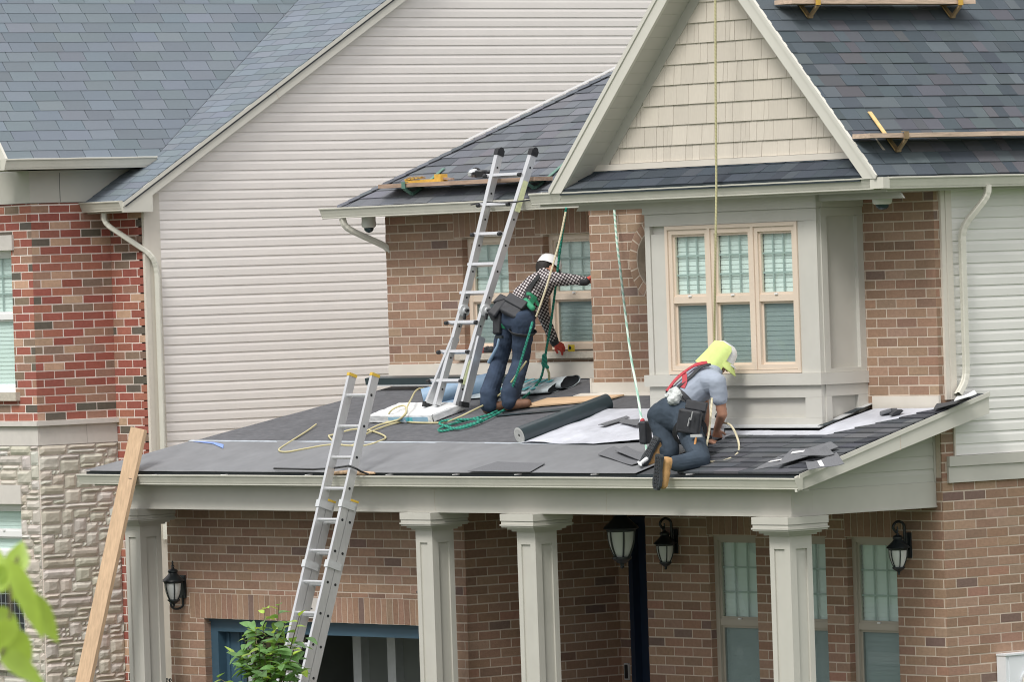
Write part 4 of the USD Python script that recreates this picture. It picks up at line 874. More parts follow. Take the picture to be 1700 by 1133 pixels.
tB, nB, dB = ladder_plane(-1.998 - 0.34 * 3.07, 0.0, -1.998, 3.07)
dB2 = dB + 0.0
LB = lambda px, py, o=0.05: on_plane(px, py, nB, dB + o)
def lin(a, b, y): return a[0] + (b[0] - a[0]) * (y - a[1]) / (b[1] - a[1])
ext = thing('extension_ladder', 'aluminium extension ladder with yellow caps leaning on the porch gutter', 'ladder', on_plane(470, 1133, nB, dB) * A(1, 1, 0))
FL, FR = ((584, 625), (497, 1000)), ((622, 625), (537, 990))
for sd in (FL, FR):
    a, b = LB(*sd[0]), LB(lin(*sd, 1133 + 40), 1173)
    dn = (b - a) / np.linalg.norm(b - a)
    r1 = rail(ext, b, a, 0.034, 0.088)
    MB().bar(a - dn * -0.005, a - dn * 0.025, 0.04, 0.096, up=nB).build('end_cap', 'yellow_plastic', ext)
    a2 = LB(lin(*sd, 830), 830) - nB * 0.094; b2 = a2 + dn * (a2[2] - 0.02) / -dn[2]
    rail(ext, b2, a2, 0.034, 0.088, 'base_rail'); MB().bar(a2, a2 - dn * 0.02, 0.04, 0.096, up=nB).build('end_cap', 'yellow_plastic', ext)
    MB().bar(b2, b2 + A(0, 0, -0.02), 0.1, 0.12).build('foot', 'black_plastic', ext)
    for y in (838, 938):
        c = LB(lin(*sd, y), y); MB().par(c - dn * 0.035 - A(0.028, 0, 0) - nB * 0.11, dn * 0.07, A(0.056, 0, 0), nB * 0.165).build('guide_bracket', 'dull_aluminium', ext)
holes_m = MB()
y = 656.7; k = 0
while y < 1180:
    p, q = LB(lin(*FL, y), y, 0.05), LB(lin(*FR, y), y, 0.05); z = (p[2] + q[2]) / 2; yy = (p[1] + q[1]) / 2
    p, q = A(p[0], yy, z), A(q[0], yy, z)
    MB().tube([p, q], 0.017, 10).build('rung', 'aluminium', ext)
    MB().lathe([(0, 0), (0.014, 0), (0.014, -0.004), (0, -0.004)], q + A(0.0185, 0, 0), 10, axis=(1, 0, 0)).build('rung_end', 'black_plastic', ext)
    if y > 835:
        o = -nB * 0.094
        MB().tube([p + o, q + o], 0.017, 10).build('base_rung', 'aluminium', ext)
        MB().lathe([(0, 0), (0.014, 0), (0.014, -0.004), (0, -0.004)], q + o + A(0.0185, 0, 0), 10, axis=(1, 0, 0)).build('rung_end', 'black_plastic', ext)
    y += 51.7
# ---------------------------------------------------------------- wooden plank leaning on the left end of the porch gutter
c0 = on_y(213, 795, -2.0); lean = 0.21
pl_t = A(-0.055, lean, 1.0); pl_t /= np.linalg.norm(pl_t)
top = on_plane(231, 712, np.cross((1, 0, 0), pl_t), float(np.cross((1, 0, 0), pl_t) @ c0)); pl_t = (top - c0) / np.linalg.norm(top - c0)
bot = c0 - pl_t * ((c0[2] - 0.01) / pl_t[2])
pw = thing('lumber_plank', 'long pale lumber plank leaning on the left end of the porch gutter', 'plank', bot)
sx = A(1, 0, 0) - pl_t * pl_t[0]; sx /= np.linalg.norm(sx); sn = np.cross(sx, pl_t)
m = MB(); b_, e_ = bot, top
n_seg = 30
for i in range(n_seg):
    p, q = b_ + (e_ - b_) * i / n_seg, b_ + (e_ - b_) * (i + 1) / n_seg
m.par(b_ - sx * 0.118 - sn * 0.019, e_ - b_, sx * 0.236, sn * 0.040)
m.build('board', 'lumber', pw)
MB().par(c0 + pl_t * 0.0 + sx * 0.03 + sn * 0.0205, pl_t * 0.006, sx * 0.06, sn * 0.0015).build('saw_mark', 'black_plastic', pw)
# ---------------------------------------------------------------- roof brackets and their planks
def roof_bracket(label, inner, slope, facing, arm_mat, leg_mat, depth=0.25, drop=0.13, group=None, strap_mat=None):
    """inner: the point on the roof under the plank's inner edge; facing: unit horizontal direction downhill."""
    f = A(*facing); s = np.cross(f, UP); o = A(*inner); b = thing('roof_bracket', label, 'bracket', o, group=group)
    up_s = -f / math.hypot(1, slope) + UP * slope / math.hypot(1, slope); w = 0.045; nrm = f * slope / math.hypot(1, slope) + UP / math.hypot(1, slope)
    low = o - up_s * math.hypot(drop / slope * 0.5 + 0.06, drop)
    def strip(p, q, wd, th, name, mt): MB().bar(p, q, wd, th, up=nrm).build(name, mt, b)
    strip(low + nrm * 0.012, o + up_s * 0.33 + nrm * 0.012, w, 0.008, 'strap', strap_mat or leg_mat)
    strip(o + UP * -0.004, o + f * (depth + 0.005) - UP * 0.004, w, 0.008, 'arm', leg_mat)
    strip(low + nrm * 0.02, o + f * depth - UP * 0.012, w * 0.8, 0.022, 'brace', leg_mat)
    strip(low + nrm * 0.02, o + f * 0.03 - UP * 0.012, w * 0.8, 0.022, 'brace', leg_mat)
    MB().lathe([(0, 0), (0.016, 0), (0.016, 0.05), (0, 0.05)], low + nrm * 0.025 - s * 0.025, 10, axis=s).build('pivot', leg_mat, b)
    MB().par(o + f * (depth + 0.005) - s * 0.028 - UP * 0.012, s * 0.056, f * 0.006, UP * 0.068).build('lip', arm_mat, b)
    MB().par(o + f * (depth - 0.035) - s * 0.028 + UP * 0.0505, s * 0.056, f * 0.04, UP * 0.006).build('lip_return', arm_mat, b)
    return b
rn = A(KR, 0, 1); rdv = float(rn @ A(GR[0], 0, GR[1])) + 0.02
def on_rr(px, py): return on_plane(px, py, rn, rdv)
def inner_of(low, drop=0.13, slope=KR):  # from the V's foot to the arm's inner end
    return low + A(-1 / math.hypot(1, slope), 0, slope / math.hypot(1, slope)) * math.hypot(drop / slope * 0.5 + 0.06, drop)
i1, i2 = inner_of(on_rr(1343, 31)), inner_of(on_rr(1579, 30))
zz = (i1[2] + i2[2]) / 2; i1 = A((i1[0] + i2[0]) / 2, i1[1], zz); i2 = A(i1[0], i2[1], zz)
roof_bracket('left yellow roof bracket holding the uppermost plank on the right roof', i1, KR, (1, 0, 0), 'yellow_paint', 'bracket_rust', strap_mat='yellow_wood')
roof_bracket('right yellow roof bracket holding the uppermost plank on the right roof', i2, KR, (1, 0, 0), 'yellow_paint', 'bracket_rust', strap_mat='yellow_wood')
i3 = inner_of(on_rr(1489, 253))
roof_bracket('yellow roof bracket under the plank just above the right gutter', i3, KR, (1, 0, 0), 'bracket_rust', 'bracket_rust', strap_mat='yellow_wood')
roof_bracket('far roof bracket of the plank just above the right gutter', i3 + A(0, 2.9, 0), KR, (1, 0, 0), 'bracket_rust', 'bracket_rust', strap_mat='yellow_wood')
def plank(label, p, q, f, w=0.235, th=0.04, mt='old_wood', sag=0.0, seed=1):
    o = thing('scaffold_plank', label, 'plank', p); rg = random.Random(seed)
    p, q, f = A(*p), A(*q), A(*f); n = 14; V = []; F = []
    for i in range(n + 1):
        c = p + (q - p) * i / n - UP * sag * math.sin(math.pi * i / n); e = rg.uniform(-0.002, 0.002)
        V += [c, c + f * (w + e), c + f * (w + e - 0.003) + UP * th, c + UP * th]
    for i in range(n):
        for k in range(4): F.append([4 * i + k, 4 * i + (k + 1) % 4, 4 * i + 4 + (k + 1) % 4, 4 * i + 4 + k])
    F += [[3, 2, 1, 0], [4 * n, 4 * n + 1, 4 * n + 2, 4 * n + 3]]
    if np.dot(np.cross(q - p, f), UP) > 0: F = [x[::-1] for x in F]
    MB().add(V, F).build('board', mt, o); return o
y0 = on_x(1300, 8, i1[0] + 0.12)[1]; y1 = on_x(1620, 8, i1[0] + 0.24)[1]
plank('weathered plank on two yellow brackets at the top of the right roof', (i1[0] + 0.004, y0, zz + 0.002), (i1[0] + 0.004, y1, zz + 0.002), (1, 0, 0), seed=2, mt='pale_plank')
y0 = on_x(1430, 234, i3[0] + 0.12)[1]
plank('grey weathered plank above the right gutter running out of the picture', (i3[0] + 0.004, y0, i3[2] + 0.002), (i3[0] + 0.004, y0 + 3.8, i3[2] + 0.002), (1, 0, 0), seed=3, mt='pale_plank')
fn = A(0, -HS, 1); fdv = float(fn @ A(0, 0.64, 5.605)) + 0.016
def on_fr(px, py): return on_plane(px, py, fn, fdv)
lo = on_fr(686, 325); sl = HS; dr = 0.09
i4 = lo + A(0, 1, sl) / math.hypot(1, sl) * math.hypot(dr / sl * 0.5 + 0.06, dr)
roof_bracket('green painted roof bracket under the left end of the hip roof plank', i4, sl, (0, -1, 0), 'green_paint', 'green_paint', drop=dr)
x0, x1 = on_y(645, 303, i4[1] - 0.1)[0], on_y(905, 290, i4[1] - 0.1)[0]
roof_bracket('hidden end roof bracket by the gable rake board', i4 + A(x1 - i4[0] - 0.12, 0, 0), sl, (0, -1, 0), 'green_paint', 'green_paint', drop=dr)
pk = plank('brown plank carrying tools above the left upper gutter', (x0, i4[1] - 0.004, i4[2] + 0.002), (x1, i4[1] - 0.004, i4[2] + 0.002), (0, -1, 0), seed=4)
PZ = i4[2] + 0.043
def on_pk(px, py): return on_plane(px, py, (0, 0, 1), PZ)
# tools on that plank
p = A(on_y(708, 298, i4[1] - 0.12)[0], i4[1] - 0.13, PZ)
tl = thing('chalk_tool', 'orange-yellow framing tool lying at the left end of the tool plank', 'tool', p)
MB().par(p + A(-0.30, -0.03, 0), (0.55, 0.02, 0), (0, 0.05, 0), (0, 0, 0.03)).par(p + A(-0.3, -0.035, 0.03), (0.24, 0, 0.012), (0, 0.06, 0), (0, 0, 0.012)).build('body', 'yellow_paint', tl)
MB().par(p + A(0.20, -0.05, 0), (0.10, 0, 0), (0, 0.09, 0), (0, 0, 0.075)).build('head', 'yellow_paint', tl)
MB().par(p + A(0.30, -0.02, 0.02), (0.12, 0, -0.01), (0, 0.05, 0), (0, 0, 0.02)).build('tip', 'old_wood', tl)
m = MB()
for k in range(4): m.tube([p + A(-0.26 + 0.06 * k, -0.04, 0.045), p + A(-0.24 + 0.06 * k, 0.0, 0.06), p + A(-0.22 + 0.06 * k, 0.03, 0.045)], 0.008, 6)
m.build('tie', 'bracket_rust', tl)
def nail_gun(label, loc, rz, name='nail_gun', body='black_plastic', head='dull_aluminium'):
    g = thing(name, label, 'nail gun', loc, rz)
    L = dict(local=True)
    MB().tm(trimesh.creation.capsule(0.085, 0.042, count=[12, 12]), trimesh.transformations.translation_matrix((0, 0, 0.16))).build('cylinder_head', head, g, 50, **L)
    MB().lathe([(0.0, 0.29), (0.03, 0.285), (0.05, 0.27), (0.052, 0.25), (0.044, 0.24)], (0, 0, 0), 14).build('top_cap', body, g, 40, **L)
    MB().bar((0, 0, 0.0), (0, 0, 0.13), 0.03, 0.03).bar((0.0, 0.018, 0.01), (0, 0.018, 0.12), 0.02, 0.02).build('nose', 'aluminium', g, **L)
    MB().tube([(0.03, 0, 0.20), (0.09, 0, 0.215), (0.17, 0, 0.205), (0.20, 0, 0.19)], [0.028, 0.021, 0.02, 0.024], 10).build('handle', body, g, 50, **L)
    MB().lathe([(0, -0.03), (0.055, -0.03), (0.062, -0.02), (0.062, 0.03), (0.05, 0.04), (0, 0.04)], (0.10, 0, 0.085), 18, axis=(0, 1, 0)).bar((0.02, 0, 0.06), (0.09, 0, 0.06), 0.03, 0.03).build('magazine', body, g, **L)
    MB().lathe([(0, 0), (0.012, 0), (0.012, 0.03), (0.008, 0.05), (0, 0.05)], (0.20, 0, 0.19), 8, axis=(1, 0, -0.2)).build('air_fitting', 'aluminium', g, **L)
    MB().tube([(0.05, 0, 0.19), (0.055, 0, 0.165), (0.075, 0, 0.165), (0.085, 0, 0.19)], 0.006, 6).build('trigger', 'bracket_rust', g, **L)
    return g
nail_gun('black and silver nail gun lying on the tool plank behind the ladder', A(on_y(797, 288, i4[1] - 0.1)[0], i4[1] - 0.24, PZ + 0.058), 0.0)
_g = stage.GetPrimAtPath('/World/nail_gun'); UsdGeom.Xformable(_g).AddRotateZOp().Set(35.0); UsdGeom.Xformable(_g).AddRotateXOp().Set(-86.0)
# ---------------------------------------------------------------- bundles, rolls and scraps on the porch roof
mat('white_wrap', (0.72, 0.74, 0.75), 0.4, 0.1, 14, 0.9, 18, dirt=0.2)
mat('blue_wrap', (0.28, 0.46, 0.60), 0.4, 0.1, 10, 0.4, 20)
mat('cyan_print', (0.10, 0.50, 0.56), 0.45, 0.2, 20)
mat('silver_wrap', (0.50, 0.57, 0.60), 0.38, 0.2, 14, 0.9, 16, dirt=0.2)
mat('dark_inside', (0.02, 0.025, 0.03), 0.8, 0.2, 8)
mat('black_membrane', (0.030, 0.045, 0.052), 0.33, 0.15, 10, 0.15, 30, spec=0.55)
mat('blue_membrane', (0.24, 0.36, 0.50), 0.5, 0.1, 8, 0.2, 20)
mat('roll_end', (0.42, 0.43, 0.42), 0.8, 0.15, 20)
mat('loose_shingle', (0.15, 0.155, 0.165), 0.95, 0.25, 150, 0.5, 200, spec=0.2)
mat('loose_shingle_back', (0.06, 0.062, 0.066), 0.9, 0.2, 60)
def crumpled_box(o, a, b, c, amp=0.006, seed=1, cell=0.03):
    """A soft-edged, slightly crumpled box from a corner and three edges."""
    m = trimesh.creation.box((1, 1, 1)); m.apply_translation((0.5, 0.5, 0.5))
    la, lb, lc = map(np.linalg.norm, (a, b, c)); m.apply_scale((la, lb, lc))
    v, f = trimesh.remesh.subdivide_to_size(m.vertices, m.faces, cell, max_iter=12); m = trimesh.Trimesh(v, f); m.merge_vertices()
    trimesh.smoothing.filter_laplacian(m, iterations=2)
    n = meshkit.fbm(np.array(m.vertices) * 14 + seed * 9.7, 3) - 0.45
    v = np.array(m.vertices) + np.array(m.vertex_normals) * (n * amp * 3)[:, None]
    a, b, c = (np.asarray(q, float) / l for q, l in ((a, la), (b, lb), (c, lc)))
    return np.asarray(o) + v[:, :1] * a + v[:, 1:2] * b + v[:, 2:] * c, np.array(m.faces)
N1 = A(0, -PS, PC)
c = on_porch(700, 698); c = proof(c[0], c[1])
pad = thing('shingle_bundle', 'white wrapped shingle bundle under the feet of the multi-position ladder', 'bundle', c)
o = proof(-7.80, -0.40, 0.012); MB().add(*crumpled_box(o, A(1.02, 0, 0), S1 * 0.42, N1 * 0.07, 0.007)).build('wrapper', 'white_wrap', pad, 50)
MB().par(o + A(0.34, -0.006, 0) + N1 * 0.008, A(0.62, 0, 0), S1 * 0.003, N1 * 0.045).build('printed_side', 'blue_wrap', pad)
m = MB(); m.par(o + A(0.62, -0.0075, 0) + N1 * 0.012, A(0.10, 0, 0), S1 * 0.002, N1 * 0.036); m.build('print_mark', 'cyan_print', pad)
MB().lathe([(0, 0), (0.028, 0)], o + A(1.032, 0.22, 0.06) + N1 * 0.03, 12, axis=(1, 0, 0)).build('torn_end', 'dark_inside', pad)
def roll(name, label, cat, p, q, r, mt, hole=0.018, end='roll_end'):
    p, q = A(*p), A(*q); L = np.linalg.norm(q - p); ax = (q - p) / L
    t = thing(name, label, cat, p)
    MB().lathe([(r, 0.0), (r, L)], p, 40, axis=ax).tube([p, q], 0.001, 3).build('sheet', mt, t, 40)
    for c, s in ((p, -1), (q, 1)): MB().lathe([(r - 0.0005, 0.0), (r * 0.8, 0.004 * s), (hole, 0.002 * s), (hole, -0.05 * s)], c, 28, axis=ax).build('rolled_end', end, t)
    MB().lathe([(hole + 0.001, 0.04), (0, 0.04)], p, 12, axis=ax).build('core_hole', 'dark_inside', t)
    e = MB(); e.par(p + ax * 0.01 + A(r * 0.75, 0, -r * 0.66), ax * (L - 0.02), A(0.035, 0, -0.028), A(0.002, 0, 0.002)); e.build('loose_edge', mt, t)
    return t
roll('underlay_roll', 'dark green-black underlay roll lying across the middle of the porch roof', 'roll', on_porch(862, 724, 0.082), on_porch(1009, 668, 0.078), 0.082, 'black_membrane')
roll('membrane_roll', 'pale blue membrane roll lying behind the multi-position ladder', 'roll', on_porch(702, 662, 0.10), on_porch(812, 636, 0.09), 0.098, 'blue_membrane', 0.03, 'black_membrane')
def wrapper(label, o, L, w, h, seed, open_end=True, yaw=0.0):
    """An emptied bundle wrapper: a flattened tube, open and dark at its right end."""
    t = thing('empty_wrapper', label, 'wrapper', o); n = 26; k = 16; V = []; F = []
    ca, sa = math.cos(yaw), math.sin(yaw); X = A(ca, 0, 0) + S1 * sa; Y = S1 * ca - A(sa, 0, 0)
    for i in range(k + 1):
        s = i / k; hh = h * (0.35 + 0.65 * s ** 1.5)
        for j in range(n):
            a = 2 * math.pi * j / n; q = meshkit.fbm(np.array([[s * 6 + seed, math.cos(a) * 2, math.sin(a) * 2]]), 2)[0]
            V.append(A(*o) + X * (s * L) + Y * (math.cos(a) * w / 2 * (1 + 0.05 * q)) + N1 * (hh * (1 + math.sin(a)) * (0.75 + 0.5 * q)))
    for i in range(k):
        for j in range(n): F.append([i * n + j, i * n + (j + 1) % n, (i + 1) * n + (j + 1) % n, (i + 1) * n + j])
    MB().add(V, F).build('film', 'silver_wrap', t, 50)
    e = np.array(V[k * n:]); cc = e.mean(0); inn = cc + (e - cc) * 0.93 - X * 0.012
    MB().add(np.vstack([inn, cc - X * 0.02]), [[j, (j + 1) % n, n] for j in range(n)]).build('dark_opening', 'dark_inside', t)
    e0 = np.array(V[:n]); MB().add(np.vstack([e0, e0.mean(0)]), [[(j + 1) % n, j, n] for j in range(n)]).build('closed_end', 'silver_wrap', t)
    m = MB()
    for q in range(5): m.par(A(*o) + X * (L * (0.32 + 0.11 * q)) - Y * 0.10 + N1 * (h * 1.35 + 0.012), X * 0.06, Y * 0.12, N1 * 0.003)
    m.build('print_mark', 'cyan_print', t)
wrapper('upper silver wrapper with a dark open end by the window base', proof(-7.05, 0.70, 0.01), 1.08, 0.26, 0.05, 1)
wrapper('lower silver wrapper lying open in front of the other', proof(-7.15, 0.44, 0.008), 1.12, 0.24, 0.035, 2, yaw=0.12)
pts = [on_porch(*q, 0.03) for q in ((862, 676), (1003, 664), (1036, 655), (908, 661))]
ply = thing('plywood_sheet', 'bare plywood offcut lying behind the dark roll', 'plywood', pts[0])
v = np.array(pts); v2 = v - N1 * 0.013
MB().add(np.vstack([v, v2]), [[0, 1, 2, 3], [7, 6, 5, 4], [0, 4, 5, 1], [1, 5, 6, 2], [2, 6, 7, 3], [3, 7, 4, 0]]).build('board', 'plywood', ply)
def loose(label, pts, th=0.005, curl=0.02, group=None, mt='loose_shingle', strip=None, name='loose_shingle', h0=0.014):
    """A loose shingle lying on the roof; pts are the four corners seen in the photograph's order, laid on the real roof plane."""
    P = [on_porch(*q, h0) for q in pts]; t = thing(name, label, 'shingle' if 'shingle' in name else 'strip', P[0], group=group); n = 8; V = []
    for i in range(n + 1):
        for j in range(5):
            s, r = i / n, j / 4; p = (P[0] * (1 - s) + P[1] * s) * (1 - r) + (P[3] * (1 - s) + P[2] * s) * r
            V.append(p + N1 * curl * (s * s * 0.6 + (1 - s) ** 3 * 0.5 + 0.25 * math.sin(5 * s + 3 * r)) )
    V = np.array(V); q = len(V); F = []
    for i in range(n):
        for j in range(4): a = i * 5 + j; F.append([a, a + 5, a + 6, a + 1]); F.append([q + a, q + a + 1, q + a + 6, q + a + 5])
    for i in range(n):
        a, b = i * 5, i * 5 + 4; F.append([a, q + a, q + a + 5, a + 5]); F.append([b + 5, q + b + 5, q + b, b])
    for j in range(4): F.append([j + 1, q + j + 1, q + j, j]); a = n * 5 + j; F.append([a, q + a, q + a + 1, a + 1])
    MB().add(np.vstack([V, V - N1 * th]), F).build('sheet', mt, t)
    if strip:
        m = MB()
        for s0, s1, r0, r1 in strip:
            c = []
            for s, r in ((s0, r0), (s1, r0), (s1, r1), (s0, r1)):
                p = (P[0] * (1 - s) + P[1] * s) * (1 - r) + (P[3] * (1 - s) + P[2] * s) * r
                c.append(p + N1 * (curl * (s * s * 0.6 + (1 - s) ** 3 * 0.5 + 0.25 * math.sin(5 * s + 3 * r)) + 0.004))
            m.add(np.vstack([c, np.array(c) - N1 * 0.002]), [[0, 1, 2, 3], [0, 4, 5, 1], [1, 5, 6, 2], [2, 6, 7, 3], [3, 7, 4, 0]])
        m.build('sealant_strip', 'white_edge', t)
    return t
loose('loose grey shingle lying on the underlay left of the kneeling roofer', ((993, 757), (1049, 774), (1083, 766), (1020, 744)), curl=0.03, h0=0.02)
loose('second loose shingle under the white hook by the kneeling roofer', ((1022, 750), (1070, 768), (1084, 760), (1040, 742)), curl=0.015, h0=0.045)
loose('flat shingle piece near the gutter in the middle of the lower sheet', ((776, 783), (880, 784), (905, 770), (826, 767)), curl=0.004, h0=0.03)
loose('thin dark shingle strip lying on the pale ice shield sheet', ((993, 706), (1040, 691), (1046, 694), (1003, 707)), curl=0.006, h0=0.06)
loose('small dark shingle offcut on the pale ice shield sheet', ((1028, 702), (1058, 707), (1062, 697), (1034, 697)), curl=0.008, h0=0.06)
loose('long shingle strip with white line on the right corner pile', ((1250, 783), (1350, 762), (1384, 742), (1300, 757)), curl=0.02, h0=0.02, strip=[(0.05, 0.85, 0.42, 0.50)])
loose('top shingle of the pile at the right corner of the porch roof', ((1290, 776), (1392, 744), (1380, 738), (1316, 748)), curl=0.03, h0=0.05, strip=[(0.1, 0.5, 0.6, 0.75)])
loose('shingle hanging over the right rake with a short white strip', ((1342, 783), (1402, 772), (1390, 756), (1338, 770)), curl=0.03, h0=0.075, strip=[(0.35, 0.47, 0.1, 0.9)])
loose('dark shingle offcut sticking up at the right corner pile', ((1330, 762), (1386, 757), (1372, 748), (1345, 748)), curl=0.05, h0=0.09)
loose('black strip of membrane lying behind the dark roll', ((822, 692), (955, 680), (955, 677), (828, 689)), curl=0.01, th=0.004, mt='black_membrane', name='membrane_strip', h0=0.014)
loose('dark flashing strip under the pale one at the top end of the right rake', ((1550, 682), (1612, 664), (1606, 660), (1556, 672)), curl=0.02, h0=0.05, mt='loose_shingle_back', name='flashing_strip')
loose('pale flashing strip at the top end of the right rake', ((1584, 668), (1622, 655), (1618, 651), (1590, 660)), curl=0.02, h0=0.085, mt='white_wrap', name='flashing_strip')
p = on_porch(1472, 690, 0.03); sc_ = thing('shingle_offcut', 'two curled dark offcuts on the ice shield by the bay corner', 'offcut', p)
MB().add(*crumpled_box(p + A(-0.1, 0, 0), A(0.14, 0.02, 0.03), A(0, 0.07, 0), A(0, 0, 0.03), 0.006, 3)).build('curl', 'loose_shingle', sc_, 50); MB().add(*crumpled_box(p + A(0.05, -0.03, 0.0), A(0.06, 0.02, 0.05), A(0, 0.09, 0), A(0.03, 0, -0.01), 0.006, 4)).build('curl', 'loose_shingle_back', sc_, 50)
# bundle of black drip edge lying level at the head of the roof, sticking out past the hip
a, b = on_y(607, 634.5, 0.62), on_y(850, 631, 0.62); b[2] = a[2]
de = thing('drip_edge_bundle', 'long black metal drip edge strips lying level behind the blue roll', 'metal strip', a)
MB().par(a - A(0, 0, 0.032), b - a, A(0, 0.10, 0.02), A(0.0, -0.01, 0.068)).build('strip', 'black_membrane', de)
MB().par(a - A(-0.02, 0.004, 0.046), b - a, A(0, 0.10, 0.02), A(0, 0, 0.010)).build('edge', 'dull_aluminium', de)
bb = on_porch(770, 640); blk = thing('wood_block', 'wooden block propping the black drip edge strips', 'block', proof(bb[0], 0.66))
q = proof(bb[0], 0.66); MB().box(q[0] - 0.3, q[0] + 0.3, 0.62, 0.71, q[2] - 0.02, a[2] - 0.045).build('block', 'lumber', blk)
# stick and black strap tying the extension ladder at the gutter
p, q = on_y(545, 787, -1.92), on_y(622, 786, -1.92)
st = thing('wood_stick', 'short brown wooden stick in the gutter behind the extension ladder', 'stick', p)
MB().tube([p, p + (q - p) * 0.4 + A(0, 0, 0.012), p + (q - p) * 0.75, q], [0.016, 0.02, 0.02, 0.010], 8).build('stick', 'lumber', st, 50)
sp_ = [on_y(455, 778.5, -1.90), on_y(520, 780, -1.93), on_y(553, 778, -2.0), on_y(580, 774, -2.10), on_y(592, 779, -2.09), on_y(600, 784, -2.0), on_y(612, 788, -1.95)]
tsx = thing('tie_strap', 'black strap tying the extension ladder to the gutter', 'strap', sp_[0])
MB().tube(sp_, 0.010, 8).build('strap', 'black_plastic', tsx, 50)

# ---------------------------------------------------------------- lanterns, cameras and small fittings on the walls
def lantern_shape(t, up=True, s=1.0, arm='hook', reach=0.13):
    """A carriage lantern in local coordinates: the wall is the plane y = 0, the lantern hangs or stands in front of it (-y)."""
    L = dict(local=True); yc = -reach
    def P(*prof): return [(r * s, h * s) for r, h in prof]
    MB().lathe(P((0.078, 0.0), (0.077, 0.03), (0.073, 0.065), (0.064, 0.10), (0.050, 0.135), (0.038, 0.158)), (0, yc, 0), 24, axis=(0, 0, -1)).build('glass', 'frosted', t, 50, **L)
    MB().lathe(P((0.0, 0.135), (0.012, 0.13), (0.014, 0.12), (0.035, 0.112), (0.045, 0.10), (0.045, 0.088), (0.038, 0.08), (0.05, 0.062), (0.075, 0.038), (0.098, 0.018), (0.104, 0.008), (0.086, 0.0), (0.084, -0.012), (0.076, -0.012)), (0, yc, 0), 24).build('lantern_cap', 'black_metal', t, 35, **L)
    m = MB()
    for k in range(6):
        a = 2 * math.pi * (k + .5) / 6
        m.tube([A(math.cos(a) * r * s, yc + math.sin(a) * r * s, -h * s) for r, h in ((0.082, 0.0), (0.081, 0.03), (0.077, 0.065), (0.068, 0.10), (0.054, 0.135), (0.042, 0.16))], 0.0055 * s, 6)
    m.build('cage', 'black_metal', t, 50, **L)
    MB().lathe(P((0.030, 0.155), (0.056, 0.157), (0.056, 0.168), (0.044, 0.178), (0.030, 0.19), (0.014, 0.198), (0.010, 0.21), (0.013, 0.218), (0.0, 0.228)), (0, yc, 0), 20, axis=(0, 0, -1)).build('finial', 'black_metal', t, 40, **L)
    if arm == 'hook':
        MB().box(-0.045, 0.045, -0.022, 0.0, -0.09, 0.14).build('wall_plate', 'black_metal', t, **L)
        a = np.linspace(-0.3, math.pi + 0.9, 18)
        pts = [A(0, -0.02, -0.01), A(0, -0.05, 0.03), A(0, -0.045, 0.12)] + [A(0, -0.115 - 0.07 * math.cos(math.pi - q) * -1 * -1, 0.19 + 0.055 * math.sin(q)) for q in np.linspace(0, math.pi, 10)] + [A(0, -0.165, 0.165), A(0, -0.150, 0.150), A(0, -0.135, 0.165)]
        MB().tube(pts, 0.013, 8).tube([A(0, yc, 0.13), A(0, yc, 0.2)], 0.007, 6).build('scroll_arm', 'black_metal', t, 50, **L)
    elif arm == 'stand':
        MB().box(-0.045, 0.045, -0.022, 0.0, -0.17, 0.06).build('wall_plate', 'black_metal', t, **L)
        pts = [A(0, -0.02, -0.14)] + [A(0, -0.09 + 0.075 * math.cos(q), -0.23 - 0.045 * math.sin(q)) for q in np.linspace(0, math.pi, 10)] + [A(0, -0.165, -0.21), A(0, -0.145, -0.20)]
        MB().tube(pts, 0.012, 8).tube([A(0, yc, -0.23), A(0, yc, -0.19)], 0.012, 6).lathe([(0.03, 0), (0.03, 0.012), (0.012, 0.02)], A(0, yc, -0.215), 12).build('scroll_arm', 'black_metal', t, 50, **L)
        MB().lathe(P((0.0, 0.19), (0.006, 0.185), (0.010, 0.17), (0.007, 0.155), (0.014, 0.145), (0.02, 0.135)), (0, yc, 0), 12).build('top_finial', 'black_metal', t, 40, **L)
    elif arm == 'chain':
        MB().tube([A(0, yc, 0.13 * s), A(0, yc, 0.60)], 0.008, 6).build('stem', 'black_metal', t, 50, **L)
GRP = None
ln = thing('wall_lantern', 'black carriage lantern on the brick left of the open garage door', 'lantern', (-9.87, -1.2, 1.90)); lantern_shape(ln, arm='stand', s=1.12)
ln2 = copy_of(ln, (-5.78, -1.2, 1.86), 0, 'black lantern mostly hidden behind the second porch column from the left')
ln2.GetPrim().SetCustomDataByKey('category', 'lantern')
ln3 = thing('wall_lantern', 'black hook-armed lantern in the porch shade between the door and the first window', 'lantern', (-3.69, 0, 2.285)); lantern_shape(ln3, arm='hook', s=1.05)
ln4 = copy_of(ln3, (-0.47, 0, 2.285), 0, 'black hook-armed lantern on the brick at the right house corner'); ln4.GetPrim().SetCustomDataByKey('category', 'lantern')
c = on_y(1031, 880, -0.75)
ln5 = thing('pendant_lantern', 'large dark pendant lantern hanging in the porch shade beside the entry', 'lantern', (c[0], -0.62, c[2] + 0.0)); lantern_shape(ln5, arm='chain', s=1.62, reach=0.13)
def dome_camera(label, px, py, y, z, r=0.075, fix=None):
    p = fix if fix is not None else on_y(px, py, y); t = thing('security_camera', label, 'camera', p)
    MB().lathe([(0, 0.06), (r * 0.9, 0.06), (r, 0.05), (r, 0.0), (r * 1.05, -0.012), (r, -0.05), (r * 0.8, -0.062), (r * 0.74, -0.062)], p, 20).build('housing', 'camera_white', t, 40)
    MB().lathe([(r * 0.72, -0.06), (r * 0.66, -0.085), (r * 0.42, -0.106), (0, -0.114)], p, 18).build('dome', 'smoke_dome', t, 50)
